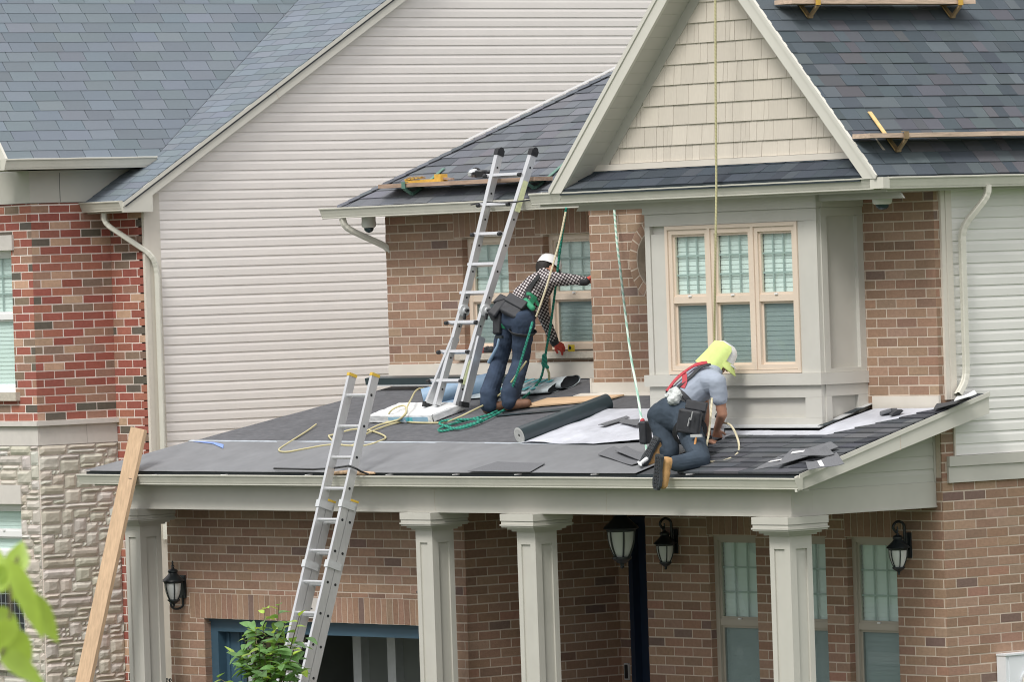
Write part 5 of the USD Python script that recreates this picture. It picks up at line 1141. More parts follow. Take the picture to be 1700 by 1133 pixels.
dome_camera('white dome camera hung under the left end of the porch beam', 0, 0, 0, 0, fix=A(on_y(264, 848, -1.42)[0], -1.42, 2.655))
dome_camera('white dome camera under the left end of the upper gutter', 0, 0, 0, 0, r=0.072, fix=A(on_y(612, 366, 0.80)[0], 0.80, 5.455))
dome_camera('white dome camera under the gutter corner right of the bay', 0, 0, 0, 0, r=0.088, fix=A(on_y(1464, 316, -0.42)[0], -0.42, 5.455))
# doorbell, number plaque, meter
p = on_y(1042.5, 1116, 0.70); db = thing('doorbell', 'narrow doorbell in a pale frame beside the dark entry door', 'doorbell', p)
m = MB(); m.prism(sbox(-0.024, -0.07, 0.024, 0.07).buffer(0.012), p - A(0, 0.004, 0), (1, 0, 0), (0, 0, 1), 0, 0.016); m.build('frame', 'dull_aluminium', db)
m = MB(); m.prism(sbox(-0.012, -0.055, 0.012, 0.055).buffer(0.012), p - A(0, 0.0205, 0), (1, 0, 0), (0, 0, 1), 0, 0.004); m.build('face', 'black_plastic', db)
p0, p1 = on_y(505, 993, -1.21), on_y(540, 1031, -1.21)
hn = thing('number_plaque', 'pale stone house number plaque half hidden behind the extension ladder', 'plaque', p0)
MB().box(p0[0], p0[0] + 0.36, -1.225, -1.203, p0[2] - 0.20, p0[2]).build('plate', 'limestone', hn)
tmn = meshkit.text_mesh('1', 0.085, 0.004); T = np.eye(4); T[:3, 0], T[:3, 1], T[:3, 2] = (1, 0, 0), (0, 0, 1), (0, -1, 0); q = on_y(513, 1012, -1.226); T[:3, 3] = q - A(0.01, 0, 0.0)
MB().tm(tmn, T).build('numeral', 'black_metal', hn)
y0 = on_x(1655, 1090, 0.012)[1]; z1 = on_x(1670, 1086, 0.02)[2]
mt_ = thing('meter_box', 'pale grey electricity meter box on the right brick wall', 'meter box', (0.01, y0 + 0.15, z1 - 0.45))
m3_ = MB(); m3_.box(0.008, 0.125, y0, y0 + 0.42, z1 - 0.62, z1 - 0.012); m3_.build('box', 'white_enamel', mt_)
MB().box(0.008, 0.14, y0 - 0.008, y0 + 0.43, z1 - 0.012, z1 + 0.004).box(0.1255, 0.131, y0 + 0.035, y0 + 0.385, z1 - 0.60, z1 - 0.03).build('lid', 'white_enamel', mt_)
mc = A(0.128, y0 + 0.27, z1 - 0.26)
MB().lathe([(0.105, 0), (0.105, 0.02), (0.092, 0.022), (0.09, 0.012)], mc, 28, axis=(1, 0, 0)).build('ring', 'dull_aluminium', mt_)
MB().lathe([(0.088, 0.002), (0.088, 0.055), (0.07, 0.075), (0, 0.08)], mc, 28, axis=(1, 0, 0)).build('meter_dial', 'cream_trim', mt_, 40)
# house ornament at the foot of the picture by the left column
p = on_y(277, 1131, -1.24); orn = thing('scroll_ornament', 'black iron scroll ornament low on the garage wall by the left column', 'ornament', p)
m = MB()
for k in range(3):
    a = np.linspace(0, 5.5, 14); m.tube([p + A(-0.04 + 0.055 * k + 0.02 * math.cos(q) * (1 - q / 9), -0.01, -0.0 + 0.026 * math.sin(q) * (1 - q / 9)) for q in a], 0.006, 6)
m.build('scroll', 'black_metal', orn, 50)
p = A(on_y(222, 1126, -1.9)[0], -1.85, 0.0); zt = on_y(245, 1128, -1.85)[2]
# ---------------------------------------------------------------- things on the upper window sills
mat('tape_yellow', (0.75, 0.60, 0.05), 0.45, 0.1, 30)
mat('glove_red', (0.50, 0.07, 0.05), 0.7, 0.2, 30)
mat('glove_black', (0.03, 0.032, 0.036), 0.7, 0.2, 30)
p = on_y(947, 590, 0.955); p[2] = 4.096
tpm = thing('tape_measure', 'yellow tape measure on the stone sill below the right hand window', 'tape measure', p)
MB().prism(sbox(-0.026, 0.0, 0.026, 0.05).buffer(0.008), p + A(0, 0.03, 0.008), (1, 0, 0), (0, 0, 1), 0, 0.03).build('case', 'tape_yellow', tpm)
MB().prism(shapely.geometry.Point(0.0, 0.028).buffer(0.018), p + A(0, -0.0035, 0.008), (1, 0, 0), (0, 0, 1), 0, 0.003).build('badge', 'black_plastic', tpm)
p = on_y(801, 586, 0.96); p[2] = 4.096
gp = thing('glove_pair', 'red and black work gloves lying on the left stone sill', 'gloves', p)
def blob(chain, res=0.012, it=10, lam=0.5):
    """One smooth closed surface over a set of bones: each bone is a list of (point, radius)."""
    M_ = m3.Manifold()
    for bone in chain:
        sph = [m3.Manifold.sphere(r, 18).translate(tuple(map(float, q))) for q, r in bone]
        M_ = M_ + (m3.Manifold.batch_hull(sph) if len(sph) > 1 else sph[0])
    q = M_.refine_to_length(res).to_mesh(); t = trimesh.Trimesh(q.vert_properties[:, :3], q.tri_verts, process=True)
    trimesh.smoothing.filter_taubin(t, lamb=lam, nu=lam + 0.03, iterations=it)
    return t
def blob_to(parent, name, mt, chain, res=0.012, it=10, wrinkle=0.0, freq=16, label=None):
    t = blob(chain, res, it); v = np.array(t.vertices)
    if wrinkle:
        n = meshkit.fbm(v * A(freq, freq, freq * 1.7) + 3.3, 3) - 0.47; v = v + np.array(t.vertex_normals) * (n * wrinkle * 2)[:, None]
    nd = MB().add(v, np.array(t.faces)).build(name, mt, parent, smooth=True, label=label); nd.V, nd.N = v, np.array(t.vertex_normals)
    return nd
def hug(nodes, pix, lift=0.004, rad=9):
    """Points on the near side of the given surfaces along a path (for straps that lie on cloth)."""
    V = np.vstack([n.V for n in nodes]); N = np.vstack([n.N for n in nodes]); S = seen(V); Z = (V - EYE) @ CAM[2]; out = []
    for p in pix:
        k = np.where(np.hypot(S[:, 0] - p[0], S[:, 1] - p[1]) < rad)[0]
        if len(k) == 0: k = np.argsort(np.hypot(S[:, 0] - p[0], S[:, 1] - p[1]))[:6]
        z = Z[k].min(); k = k[Z[k] < z + 0.05]; q = near_pt(p, Z[k].mean()); nn = N[k].mean(0); out.append((q + unit(nn) * lift, unit(nn)))
    return [o[0] for o in out], [o[1] for o in out]
def near_pt(p, z): return EYE + _ray(p[0], p[1]) * z
blob_to(gp, 'glove', 'glove_red', [[(p + A(-0.10, 0, 0.025), 0.025), (p + A(0.0, 0.01, 0.03), 0.03)], [(p + A(-0.02, 0, 0.04), 0.022), (p + A(0.04, 0, 0.035), 0.02)]])
blob_to(gp, 'glove', 'glove_black', [[(p + A(0.05, 0, 0.025), 0.024), (p + A(0.13, 0.01, 0.035), 0.032)], [(p + A(0.10, -0.01, 0.05), 0.02), (p + A(0.03, 0, 0.04), 0.016)]])

def smooth_path(pts, k=9):
    P = np.array(pts, float); P = np.vstack([2 * P[0] - P[1], P, 2 * P[-1] - P[-2]]); out = []
    for i in range(1, len(P) - 2):
        for t in np.linspace(0, 1, k, endpoint=False):
            a, b, c, d = P[i - 1:i + 3]; out.append(0.5 * (2 * b + (c - a) * t + (2 * a - 5 * b + 4 * c - d) * t * t + (3 * b - a - 3 * c + d) * t ** 3))
    out.append(P[-2]); return np.array(out)
# ---------------------------------------------------------------- people
SKIN = (0.42, 0.235, 0.165)
def cloth(name, col, rough=0.85, var=0.2, scale=10, bump=0.6, bs=25, **k): mat(name, col, rough, var, scale, bump, bs, spec=0.2, **k)
mat('skin', (0.40, 0.21, 0.14), 0.5, 0.1, 14, 0.2, 60, spec=0.4)
cloth('denim', (0.035, 0.052, 0.085), var=0.35, scale=7)
cloth('work_trousers', (0.042, 0.058, 0.078), var=0.3, scale=7)
cloth('grey_tee', (0.34, 0.385, 0.46), var=0.07)
cloth('white_tee', (0.70, 0.71, 0.72), var=0.08)
cloth('neon', (0.62, 0.74, 0.27), var=0.12)
mat('helmet_white', (0.78, 0.78, 0.78), 0.28, 0.03, 6, spec=0.5)
mat('hair', (0.015, 0.012, 0.010), 0.7, 0.3, 60)
mat('brown_leather', (0.17, 0.085, 0.05), 0.7, 0.3, 20, 0.4, 40)
mat('tan_leather', (0.46, 0.27, 0.11), 0.7, 0.25, 20, 0.4, 40)
mat('sole_rubber', (0.035, 0.042, 0.048), 0.75, 0.3, 30)
mat('pouch', (0.020, 0.022, 0.027), 0.6, 0.3, 20, 0.4, 40)
mat('strap_red', (0.42, 0.045, 0.06), 0.7, 0.2, 30)
mat('strap_green', (0.03, 0.25, 0.13), 0.7, 0.2, 30)
mat('strap_black', (0.025, 0.027, 0.03), 0.7, 0.2, 30)
mat('bag_clear', (0.52, 0.55, 0.54), 0.3, 0.3, 20, 0.8, 30)
mat('hammer_wood', (0.46, 0.22, 0.07), 0.5, 0.2, 20)
def dotm(axis, f, node):  # a stripe mask along an axis
    return {f'{node}d': ('vector_math', {'math_type': 'dot_product', 'vector2': axis}), f'{node}m': ('math', {'math_type': 'multiply', 'value2': f}), f'{node}f': ('math', {'math_type': 'fraction'}), f'{node}l': ('math', {'math_type': 'less_than', 'value2': 0.42})}, \
           [('g.position', f'{node}d.vector1'), (f'{node}d.value', f'{node}m.value1'), (f'{node}m.value', f'{node}f.value1'), (f'{node}f.value', f'{node}l.value1')]
n1, l1 = dotm((0.60, 0.62, -0.50), 36.0, 'u'); n2, l2 = dotm((0.35, 0.42, 0.83), 36.0, 'v')
raw('plaid', {'g': ('geometry', {}), **n1, **n2, 's': ('math', {'math_type': 'add'}), 'h': ('math', {'math_type': 'multiply', 'value2': 0.5}),
    'r': ('rgb_ramp', {'ramp': [(0.0, (0.55, 0.52, 0.52)), (0.45, (0.55, 0.52, 0.52)), (0.46, (0.10, 0.085, 0.09)), (0.9, (0.10, 0.085, 0.09)), (0.95, (0.014, 0.013, 0.015))], 'interpolate': True}), 'p': ('principled_bsdf', {'roughness': 0.9, 'specular_ior_level': 0.15})},
    l1 + l2 + [('ul.value', 's.value1'), ('vl.value', 's.value2'), ('s.value', 'h.value1'), ('h.value', 'r.fac'), ('r.color', 'p.base_color')], 'p.BSDF')
def hand_bones(wrist, d, nrm, curl=0.5, thumb=1, s=1.0, spread=0.1):
    """Palm, four fingers of different lengths and a thumb; d: towards the fingers, nrm: out of the palm."""
    d = unit(d); nrm = unit(np.asarray(nrm, float) - d * (np.asarray(nrm, float) @ d)); w = np.cross(d, nrm) * thumb; W = A(*wrist); B = []
    k0, k1 = W + d * 0.085 * s + w * 0.032 * s, W + d * 0.08 * s - w * 0.034 * s
    B.append([(W, 0.026 * s), (k0, 0.014 * s), (k1, 0.013 * s), (W + d * 0.03 * s + w * 0.025 * s, 0.016 * s)])
    for i, (off, L) in enumerate(((0.032, 0.074), (0.011, 0.082), (-0.011, 0.076), (-0.032, 0.060))):
        p = W + d * (0.084 - 0.002 * i) * s + w * off * s; a = curl; f = d + w * (off * spread * 12)
        f = unit(f)
        for seg in (0.42, 0.32, 0.26):
            f2 = unit(f * math.cos(a) + nrm * math.sin(a)); q = p + f2 * L * seg * s
            B.append([(p, 0.0095 * s), (q, 0.0082 * s)]); p, f = q, f2
    t0 = W + d * 0.03 * s + w * 0.028 * s; t1 = t0 + unit(d * 0.6 + w * 0.75 + nrm * 0.3) * 0.042 * s; t2 = t1 + unit(d * 0.85 + w * 0.2 + nrm * 0.5) * 0.032 * s
    B += [[(t0, 0.014 * s), (t1, 0.0115 * s)], [(t1, 0.011 * s), (t2, 0.009 * s)]]
    return B
def head_bones(c, face, up, s=1.0):
    """Skull, jaw, nose, brow, lips and ears about the head's centre."""
    face = unit(face); up = unit(np.asarray(up, float) - face * (np.asarray(up, float) @ face)); sd = np.cross(face, up); c = A(*c)
    return [[(c + up * 0.03 * s - face * 0.018 * s, 0.088 * s), (c + up * 0.035 * s + face * 0.03 * s, 0.075 * s)], [(c - up * 0.035 * s + face * 0.03 * s, 0.062 * s), (c - up * 0.085 * s + face * 0.055 * s, 0.034 * s), (c + face * 0.04 * s, 0.065 * s)],
            [(c + up * 0.012 * s + face * 0.095 * s, 0.010 * s), (c - up * 0.026 * s + face * 0.113 * s, 0.014 * s)], [(c - up * 0.055 * s + face * 0.088 * s + sd * 0.018 * s, 0.009 * s), (c - up * 0.055 * s + face * 0.088 * s - sd * 0.018 * s, 0.009 * s)],
            [(c + up * 0.024 * s + face * 0.086 * s + sd * 0.035 * s, 0.012 * s), (c + up * 0.024 * s + face * 0.086 * s - sd * 0.035 * s, 0.012 * s)]] + \
           [[(c + sd * 0.088 * s * q + up * 0.015 * s - face * 0.01 * s, 0.014 * s), (c + sd * 0.09 * s * q - up * 0.022 * s, 0.012 * s)] for q in (1, -1)]
def eyes(parent, c, face, up, s=1.0):
    face = unit(face); up = unit(np.asarray(up, float) - face * (np.asarray(up, float) @ face)); sd = np.cross(face, up)
    for q in (1, -1):
        p = A(*c) + up * 0.006 * s + face * 0.082 * s + sd * 0.032 * q * s
        MB().tm(trimesh.creation.icosphere(2, 0.0125 * s), trimesh.transformations.translation_matrix(p)).build('eye', 'helmet_white', parent, True)
def helmet(parent, c, face, up, s=1.0, name='hard_hat', mt='helmet_white', lift=0.06):
    face = unit(face); up = unit(np.asarray(up, float) - face * (np.asarray(up, float) @ face)); sd = np.cross(face, up); c = A(*c) + up * lift * s
    n = 28; V = []; F = []; rings = [(1.03, -0.012), (1.0, 0.0), (0.985, 0.035), (0.90, 0.075), (0.70, 0.108), (0.40, 0.126), (0.02, 0.132)]
    for r, h in rings:
        for k in range(n):
            a = 2 * math.pi * k / n; ridge = 0.006 if abs(math.sin(a)) < 0.25 and 0.2 < r < 0.95 else 0
            V.append(c + (face * math.cos(a) * 0.128 + sd * math.sin(a) * 0.108) * r * s + up * (h + ridge) * s)
    for i in range(len(rings) - 1):
        for k in range(n): F.append([i * n + k, i * n + (k + 1) % n, (i + 1) * n + (k + 1) % n, (i + 1) * n + k])
    m = MB(); m.add(V, F)
    b = MB(); q = []                          # peak
    for i in range(13):
        a = -1.1 + 2.2 * i / 12; e = 0.05 * math.cos(a * 1.35)
        q.append((c + (face * math.cos(a) * 0.126 + sd * math.sin(a) * 0.106) * s - up * 0.004 * s, c + (face * (math.cos(a) * 0.128 + max(0, e)) + sd * math.sin(a) * 0.108) * s - up * (0.012 + max(0, e) * 0.25) * s))
    P = np.array(q).reshape(-1, 3); m.add(P, [[2 * i, 2 * i + 1, 2 * i + 3, 2 * i + 2] for i in range(12)]); m.add(P - up * 0.004, [[2 * i + 2, 2 * i + 3, 2 * i + 1, 2 * i] for i in range(12)])
    return m.build(name, mt, parent, 50)
def boot(parent, ankle, toe_dir, up, mt, s=1.0, name='boot'):
    d = unit(toe_dir); u = unit(np.asarray(up, float) - d * (np.asarray(up, float) @ d)); a = A(*ankle); h = 0.085 * s
    b = blob_to(parent, name, mt, [[(a + u * 0.06 * s, 0.052 * s), (a - u * 0.03 * s - d * 0.02, 0.05 * s)], [(a - u * 0.04 * s - d * 0.025, 0.045 * s), (a - u * 0.035 * s + d * 0.08 * s, 0.044 * s)], [(a - u * 0.035 * s + d * 0.07 * s, 0.046 * s), (a - u * 0.045 * s + d * 0.17 * s, 0.041 * s)]], 0.014, 8)
    sd = np.cross(d, u); prof = [(-0.08, 0.030), (-0.065, 0.042), (0.0, 0.036), (0.06, 0.036), (0.13, 0.050), (0.18, 0.044), (0.212, 0.02)]
    poly = Polygon([(x * s, y * s) for x, y in prof] + [(x * s, -y * s) for x, y in prof[::-1]]).buffer(0.012).buffer(-0.004)
    o = a - u * 0.105 * s
    so = MB().prism(poly, o, d, sd, -0.018 if np.dot(np.cross(d, sd), u) > 0 else -0.012, 0.012 if np.dot(np.cross(d, sd), u) > 0 else 0.018)
    so.build('sole', 'sole_rubber', b)
    tr = MB()
    k = -1 if np.dot(np.cross(d, sd), u) > 0 else 1; nn = np.cross(d, sd) * k
    for i in range(9):
        for j in (-1, 0, 1):
            x = -0.06 + i * 0.031; w = 0.010
            c = o + d * (x + 0.006 * abs(j)) * s + sd * j * 0.026 * s + nn * 0.017
            if poly.contains(shapely.geometry.Point((x + 0.006) * s, j * 0.03 * s)): tr.par(c - d * 0.009 - sd * w, d * 0.018, sd * 2 * w, nn * 0.007)
    tr.build('tread', 'strap_black', b)
    return b
def band(parent, pts, w, nrm, name, mt, th=0.006):
    """A flat strap through the points; nrm: outward."""
    pts = np.array(pts, float); T = np.gradient(pts, axis=0); T /= np.linalg.norm(T, axis=1, keepdims=True); V = []
    for p, t in zip(pts, T):
        n = np.asarray(nrm(p) if callable(nrm) else nrm, float); n = unit(n - t * (n @ t)); s = np.cross(t, n)
        V += [p - s * w / 2, p + s * w / 2, p + s * w / 2 + n * th, p - s * w / 2 + n * th]
    F = []
    for i in range(len(pts) - 1):
        for k in range(4): F.append([4 * i + k, 4 * i + 4 + k, 4 * i + 4 + (k + 1) % 4, 4 * i + (k + 1) % 4])
    e = 4 * (len(pts) - 1); F += [[0, 1, 2, 3], [e + 3, e + 2, e + 1, e]]
    return MB().add(V, F).build(name, mt, parent, 40)

# --- the standing roofer
ap = thing('person', 'standing roofer in black and white plaid shirt, jeans and white hard hat', 'person', on_porch(832, 672))
hipL, hipR = on_y(845, 532, 0.22), on_y(869, 534, 0.16)
kneeL, kneeR = on_y(828, 604, 0.14), on_y(864, 604, 0.20)
ankL, ankR = on_porch(811, 672, 0.105), on_porch(846, 667, 0.105)
pel, wai, che = on_y(860, 520, 0.24), on_y(872, 497, 0.33), on_y(893, 477, 0.44)
shR, shL = on_y(913, 464, 0.42), on_y(897, 462, 0.60)
nec, hea = on_y(905, 455, 0.56), on_y(908, 452, 0.66)
elR, wrR = on_y(944, 464, 0.56), on_y(971, 467, 0.665)
elL, wrL = on_y(901, 522, 0.68), on_y(921, 569, 0.86)
faceA, upA = unit(A(0.35, 0.75, -0.6)), A(-0.3, 0.35, 0.9)
hR = hand_bones(wrR, A(0.35, 0.75, 0.35), A(0.6, 0.5, -0.5), 0.35, 1, 0.95)
hL = hand_bones(wrL, A(0.45, 0.55, -0.55), A(-0.2, 0.5, -0.6), 0.5, -1, 0.95)
blob_to(ap, 'body', 'skin', [[(pel, 0.11), (wai, 0.10)], [(wai, 0.10), (che, 0.12)], [(che, 0.11), (shR, 0.05), (shL, 0.05)], [(che, 0.07), (nec, 0.05)], [(nec, 0.05), (hea, 0.055)], [(shR, 0.045), (elR, 0.036)], [(elR, 0.036), (wrR, 0.027)], [(shL, 0.045), (elL, 0.036)], [(elL, 0.036), (wrL, 0.027)],
    [(hipL, 0.08), (kneeL, 0.055)], [(kneeL, 0.05), (ankL, 0.04)], [(hipR, 0.08), (kneeR, 0.055)], [(kneeR, 0.05), (ankR, 0.04)], [(pel, 0.09), (hipL, 0.08), (hipR, 0.08)]] + head_bones(hea, faceA, upA) + hR + hL, 0.012, 6)
eyes(ap, hea, faceA, upA)
blob_to(ap, 'hair', 'hair', [[(hea + upA * 0.035 - faceA * 0.03, 0.09), (hea - faceA * 0.05 - upA * 0.02, 0.065)]])
helmet(ap, hea, faceA + A(0, 0, 0.1), upA)
shA = blob_to(ap, 'shirt', 'plaid', [[(pel + unit(wai - pel) * 0.03, 0.145), (wai, 0.14)], [(wai, 0.14), (che, 0.145)], [(che, 0.135), (shR, 0.075), (shL, 0.075), (che + A(0.05, 0.02, 0.03), 0.12)], [(shR, 0.072), (elR, 0.058)], [(elR, 0.056), (wrR - unit(wrR - elR) * 0.01, 0.044)], [(shL, 0.074), (elL, 0.060)], [(elL, 0.058), (wrL - unit(wrL - elL) * 0.01, 0.044)], [(nec - unit(nec - che) * 0.02, 0.072), (che, 0.11)]], 0.014, 8, 0.010, 14)
blob_to(ap, 'jeans', 'denim', [[(pel, 0.148), (hipL, 0.115), (hipR, 0.118)], [(hipL, 0.112), (kneeL, 0.080)], [(kneeL, 0.080), (ankL + A(0, 0, 0.10), 0.082), (ankL + A(0, 0, 0.0), 0.082)], [(hipR, 0.115), (kneeR, 0.082)], [(kneeR, 0.082), (ankR + A(0, 0, 0.10), 0.084), (ankR + A(0, 0, 0.0), 0.082)]], 0.015, 8, 0.012, 9)
boot(ap, ankL, A(0.45, 0.85, 0.2), N1, 'brown_leather', 1.02)
boot(ap, ankR, A(0.80, 0.50, 0.12), N1, 'brown_leather', 1.02)
for hb, nm in ((hR, 0), (hL, 1)):
    blob_to(ap, 'glove', 'glove_red', [[(q, r * 1.22) for q, r in b] for b in hb], 0.008, 4)
for w, e in ((wrR, elR), (wrL, elL)): blob_to(ap, 'cuff', 'glove_black', [[(w - unit(w - e) * 0.035, 0.047), (w + unit(w - e) * 0.01, 0.042)]])
back = unit(A(0.30, -0.80, 0.35)); spine = unit(che - pel)
def ringpts(c, ax, ra, rb, a0=0, a1=2 * math.pi, n=22, ref=(0, 0, 1)):
    ax = unit(ax); a = unit(np.cross(ax, ref)); b = np.cross(ax, a)
    return [A(*c) + a * math.cos(t) * ra + b * math.sin(t) * rb for t in np.linspace(a0, a1, n)]
bc = pel + spine * 0.06
band(ap, ringpts(bc, spine, 0.165, 0.16), 0.075, lambda p: p - bc, 'tool_belt', 'pouch', 0.012)
def pouch(parent, c, up, out, w, h, dp, name='tool_pouch', mt='pouch', flap=True):
    up, out = unit(up), unit(out); out = unit(out - up * (out @ up)); sd = np.cross(up, out); c = A(*c)
    n_ = blob_to(parent, name, mt, [[(c + sd * w * x + up * h * z + out * dp * y, 0.022) for x in (-.42, .42) for z in (-.45, .42) for y in (0.1, 0.75)]], 0.016, 6, 0.004, 20)
    if flap: blob_to_n = blob_to(n_, 'flap', mt, [[(c + sd * w * x + up * h * z + out * dp * y, 0.012) for x in (-.5, .5) for z, y in ((0.5, 0.1), (0.46, 1.0), (0.05, 1.12))]], 0.016, 4)
    return n_
side_l = unit(A(-0.75, -0.60, 0.1))
pouch(ap, bc + back * 0.15 + A(0.02, 0, -0.06), spine, back, 0.22, 0.19, 0.07)
pouch(ap, bc + side_l * 0.16 - spine * 0.05, spine, side_l, 0.20, 0.22, 0.08)
pouch(ap, on_y(832, 537, 0.12), A(0, 0.1, 1), A(-0.8, -0.5, 0), 0.11, 0.20, 0.06, flap=False)
band(ap, ringpts((hipL + kneeL) / 2 * 0.3 + hipL * 0.7 , kneeL - hipL, 0.118, 0.118), 0.045, lambda p: p - hipL, 'leg_strap', 'strap_green')
band(ap, ringpts(hipR * 0.75 + kneeR * 0.25, kneeR - hipR, 0.122, 0.122), 0.045, lambda p: p - hipR, 'leg_strap', 'strap_black')
def strap(parent, nodes, pix, w, mt, name='harness_strap'):
    P, N = hug(nodes, pix, 0.006); P = smooth_path(P, 4); k = len(P); NN = np.array([N[min(len(N) - 1, int(i / 4))] for i in range(k)])
    V = []; T = np.gradient(P, axis=0)
    for p, t, n in zip(P, T, NN):
        t = unit(t); n = unit(n - t * (n @ t)); q = np.cross(t, n); V += [p - q * w / 2 - n * 0.004, p + q * w / 2 - n * 0.004, p + q * w / 2 + n * 0.004, p - q * w / 2 + n * 0.004]
    F = [[4 * i + j, 4 * i + 4 + j, 4 * i + 4 + (j + 1) % 4, 4 * i + (j + 1) % 4] for i in range(k - 1) for j in range(4)]
    return MB().add(V, F).build(name, mt, parent, 40)
strap(ap, [shA], [(866, 507), (872, 494), (879, 480), (888, 467), (896, 458)], 0.042, 'strap_black')
strap(ap, [shA], [(876, 511), (883, 500), (889, 492)], 0.05, 'strap_green')
strap(ap, [shA], [(874, 488), (882, 490), (894, 507)], 0.03, 'strap_green')
blob_to(ap, 'harness_pad', 'strap_green', [[(on_y(873, 500, 0.20), 0.03), (on_y(884, 512, 0.18), 0.028)]])
# hammer-stapler hanging from his belt
hp, hq = on_y(826, 575, 0.02), on_y(812, 602, 0.06)
hm = thing('hammer', 'blue-handled hammer hanging at the belt of the standing roofer', 'hammer', hq)
MB().tube([hq, (hp + hq) / 2, hp, on_y(829, 560, 0.03)], [0.020, 0.016, 0.013, 0.012], 8).build('handle', 'blue_membrane', hm, 50)
MB().bar(on_y(829, 560, 0.03) - A(0.05, 0.0, 0), on_y(829, 560, 0.03) + A(0.05, 0, 0), 0.026, 0.026).build('head', 'black_metal', hm)

# --- the kneeling roofer
bpn = thing('person', 'kneeling roofer in grey tee shirt with neon neck shade nailing shingles', 'person', on_porch(1140, 765))
kR, kL = on_porch(1163, 764, 0.075), on_porch(1112, 750, 0.075)
aR, aL = on_y(1111, 772, -2.00), on_porch(1098, 748, 0.10)
hpR, hpL = on_y(1138, 697, -1.42), on_y(1098, 692, -1.42)
pe = on_y(1116, 682, -1.40); wa = on_y(1141, 655, -1.24); ch = on_y(1168, 634, -1.08)
sR, sL = on_y(1190, 634, -1.12), on_y(1164, 620, -0.86)
eR, wR = on_y(1199, 688, -1.08), on_y(1190, 713, -0.98)
eL, wL = on_y(1170, 690, -1.02), on_y(1176, 732, -1.00)
nk, hd = on_y(1187, 615, -0.92), on_y(1193, 600, -0.84)
faceB, upB = unit(A(0.62, 0.55, -0.58)), A(0.15, 0.2, 0.95)
hRb = hand_bones(wR, A(-0.25, 0.25, -0.45), A(-0.4, 0.5, 0.3), 0.75, 1, 1.0)
hLb = hand_bones(wL, A(0.55, 0.25, -0.20), A(-0.1, 0.0, -1), 0.12, 1, 1.0)
blob_to(bpn, 'body', 'skin', [[(pe, 0.125), (wa, 0.11)], [(wa, 0.11), (ch, 0.125)], [(ch, 0.115), (sR, 0.055), (sL, 0.055)], [(ch, 0.08), (nk, 0.058)], [(nk, 0.056), (hd, 0.06)], [(sR, 0.055), (eR, 0.046)], [(eR, 0.047), (wR, 0.030)], [(sL, 0.055), (eL, 0.045)], [(eL, 0.046), (wL, 0.029)],
    [(hpR, 0.10), (kR, 0.06)], [(kR, 0.06), (aR, 0.045)], [(hpL, 0.10), (kL, 0.06)], [(kL, 0.06), (aL, 0.045)], [(pe, 0.11), (hpL, 0.10), (hpR, 0.10)]] + head_bones(hd, faceB, upB) + hRb + hLb, 0.012, 6)
eyes(bpn, hd, faceB, upB)
blob_to(bpn, 'hair', 'hair', [[(hd + upB * 0.03 - faceB * 0.025, 0.092), (hd - faceB * 0.045 - upB * 0.03, 0.066)], [(hd + np.cross(faceB, upB) * 0.06, 0.05), (hd + np.cross(faceB, upB) * 0.07 - upB * 0.03 + faceB * 0.02, 0.03)]])
hh_ = helmet(bpn, hd, faceB, upB, 1.02, lift=0.05)
# the neon shade: a skirt hung from the helmet round the nape, with a peak in front
n = 30; V = []; F = []; fB = unit(faceB); uB = unit(upB - fB * (upB @ fB)); sB = np.cross(fB, uB); cB = hd + uB * 0.05
for i, (r, h, fl) in enumerate(((0.98, 0.125, 0), (1.02, 0.09, 0), (1.08, 0.04, 0), (1.13, -0.01, 0.0), (1.2, -0.06, 0.05), (1.28, -0.115, 0.1), (1.36, -0.165, 0.14))):
    for k in range(n):
        a = math.radians(62) + math.radians(236) * k / (n - 1); w = 0.010 * math.sin(9 * a) * i / 6
        q = 0.55 if i == 0 else 1.0
        V.append(cB + (fB * math.cos(a) * 0.13 * q + sB * math.sin(a) * 0.112 * q) * (r + w * 4) + uB * h)
for i in range(6):
    for k in range(n - 1): F.append([i * n + k, (i + 1) * n + k, (i + 1) * n + k + 1, i * n + k + 1])
V = np.array(V); q = len(V); V2 = V - np.array([unit(v - cB) for v in V]) * 0.004
MB().add(np.vstack([V, V2]), F + [[x[3] + q, x[2] + q, x[1] + q, x[0] + q] for x in F]).build('neck_shade', 'neon', bpn, 60)
V = []
for i in range(13):
    a = -1.25 + 2.5 * i / 12
    for r, h in ((1.03, -0.004), (1.36 + 0.24 * math.cos(a), -0.05 - 0.03 * math.cos(a))): V.append(cB + (fB * math.cos(a) * 0.13 + sB * math.sin(a) * 0.112) * r + uB * h)
V = np.array(V); MB().add(np.vstack([V, V - uB * 0.005]), [[2 * i, 2 * i + 1, 2 * i + 3, 2 * i + 2] for i in range(12)] + [[26 + 2 * i + 2, 26 + 2 * i + 3, 26 + 2 * i + 1, 26 + 2 * i] for i in range(12)]).build('sun_peak', 'neon', bpn, 50)
shB = blob_to(bpn, 'tee_shirt', 'grey_tee', [[(wa + unit(pe - wa) * 0.03, 0.145), (wa, 0.145)], [(wa, 0.145), (ch, 0.16)], [(ch, 0.15), (sR, 0.085), (sL, 0.085), (ch + A(-0.05, 0, 0.04), 0.13)], [(sR, 0.085), (sR * 0.52 + eR * 0.48, 0.078)], [(sL, 0.083), (sL * 0.52 + eL * 0.48, 0.076)], [(ch, 0.12), (nk - unit(nk - ch) * 0.015, 0.075)]], 0.014, 8, 0.008, 10)
uwB = blob_to(bpn, 'undershirt', 'white_tee', [[(pe + unit(wa - pe) * 0.13, 0.139), (wa - unit(wa - pe) * 0.02, 0.139)]], 0.014, 8, 0.006)
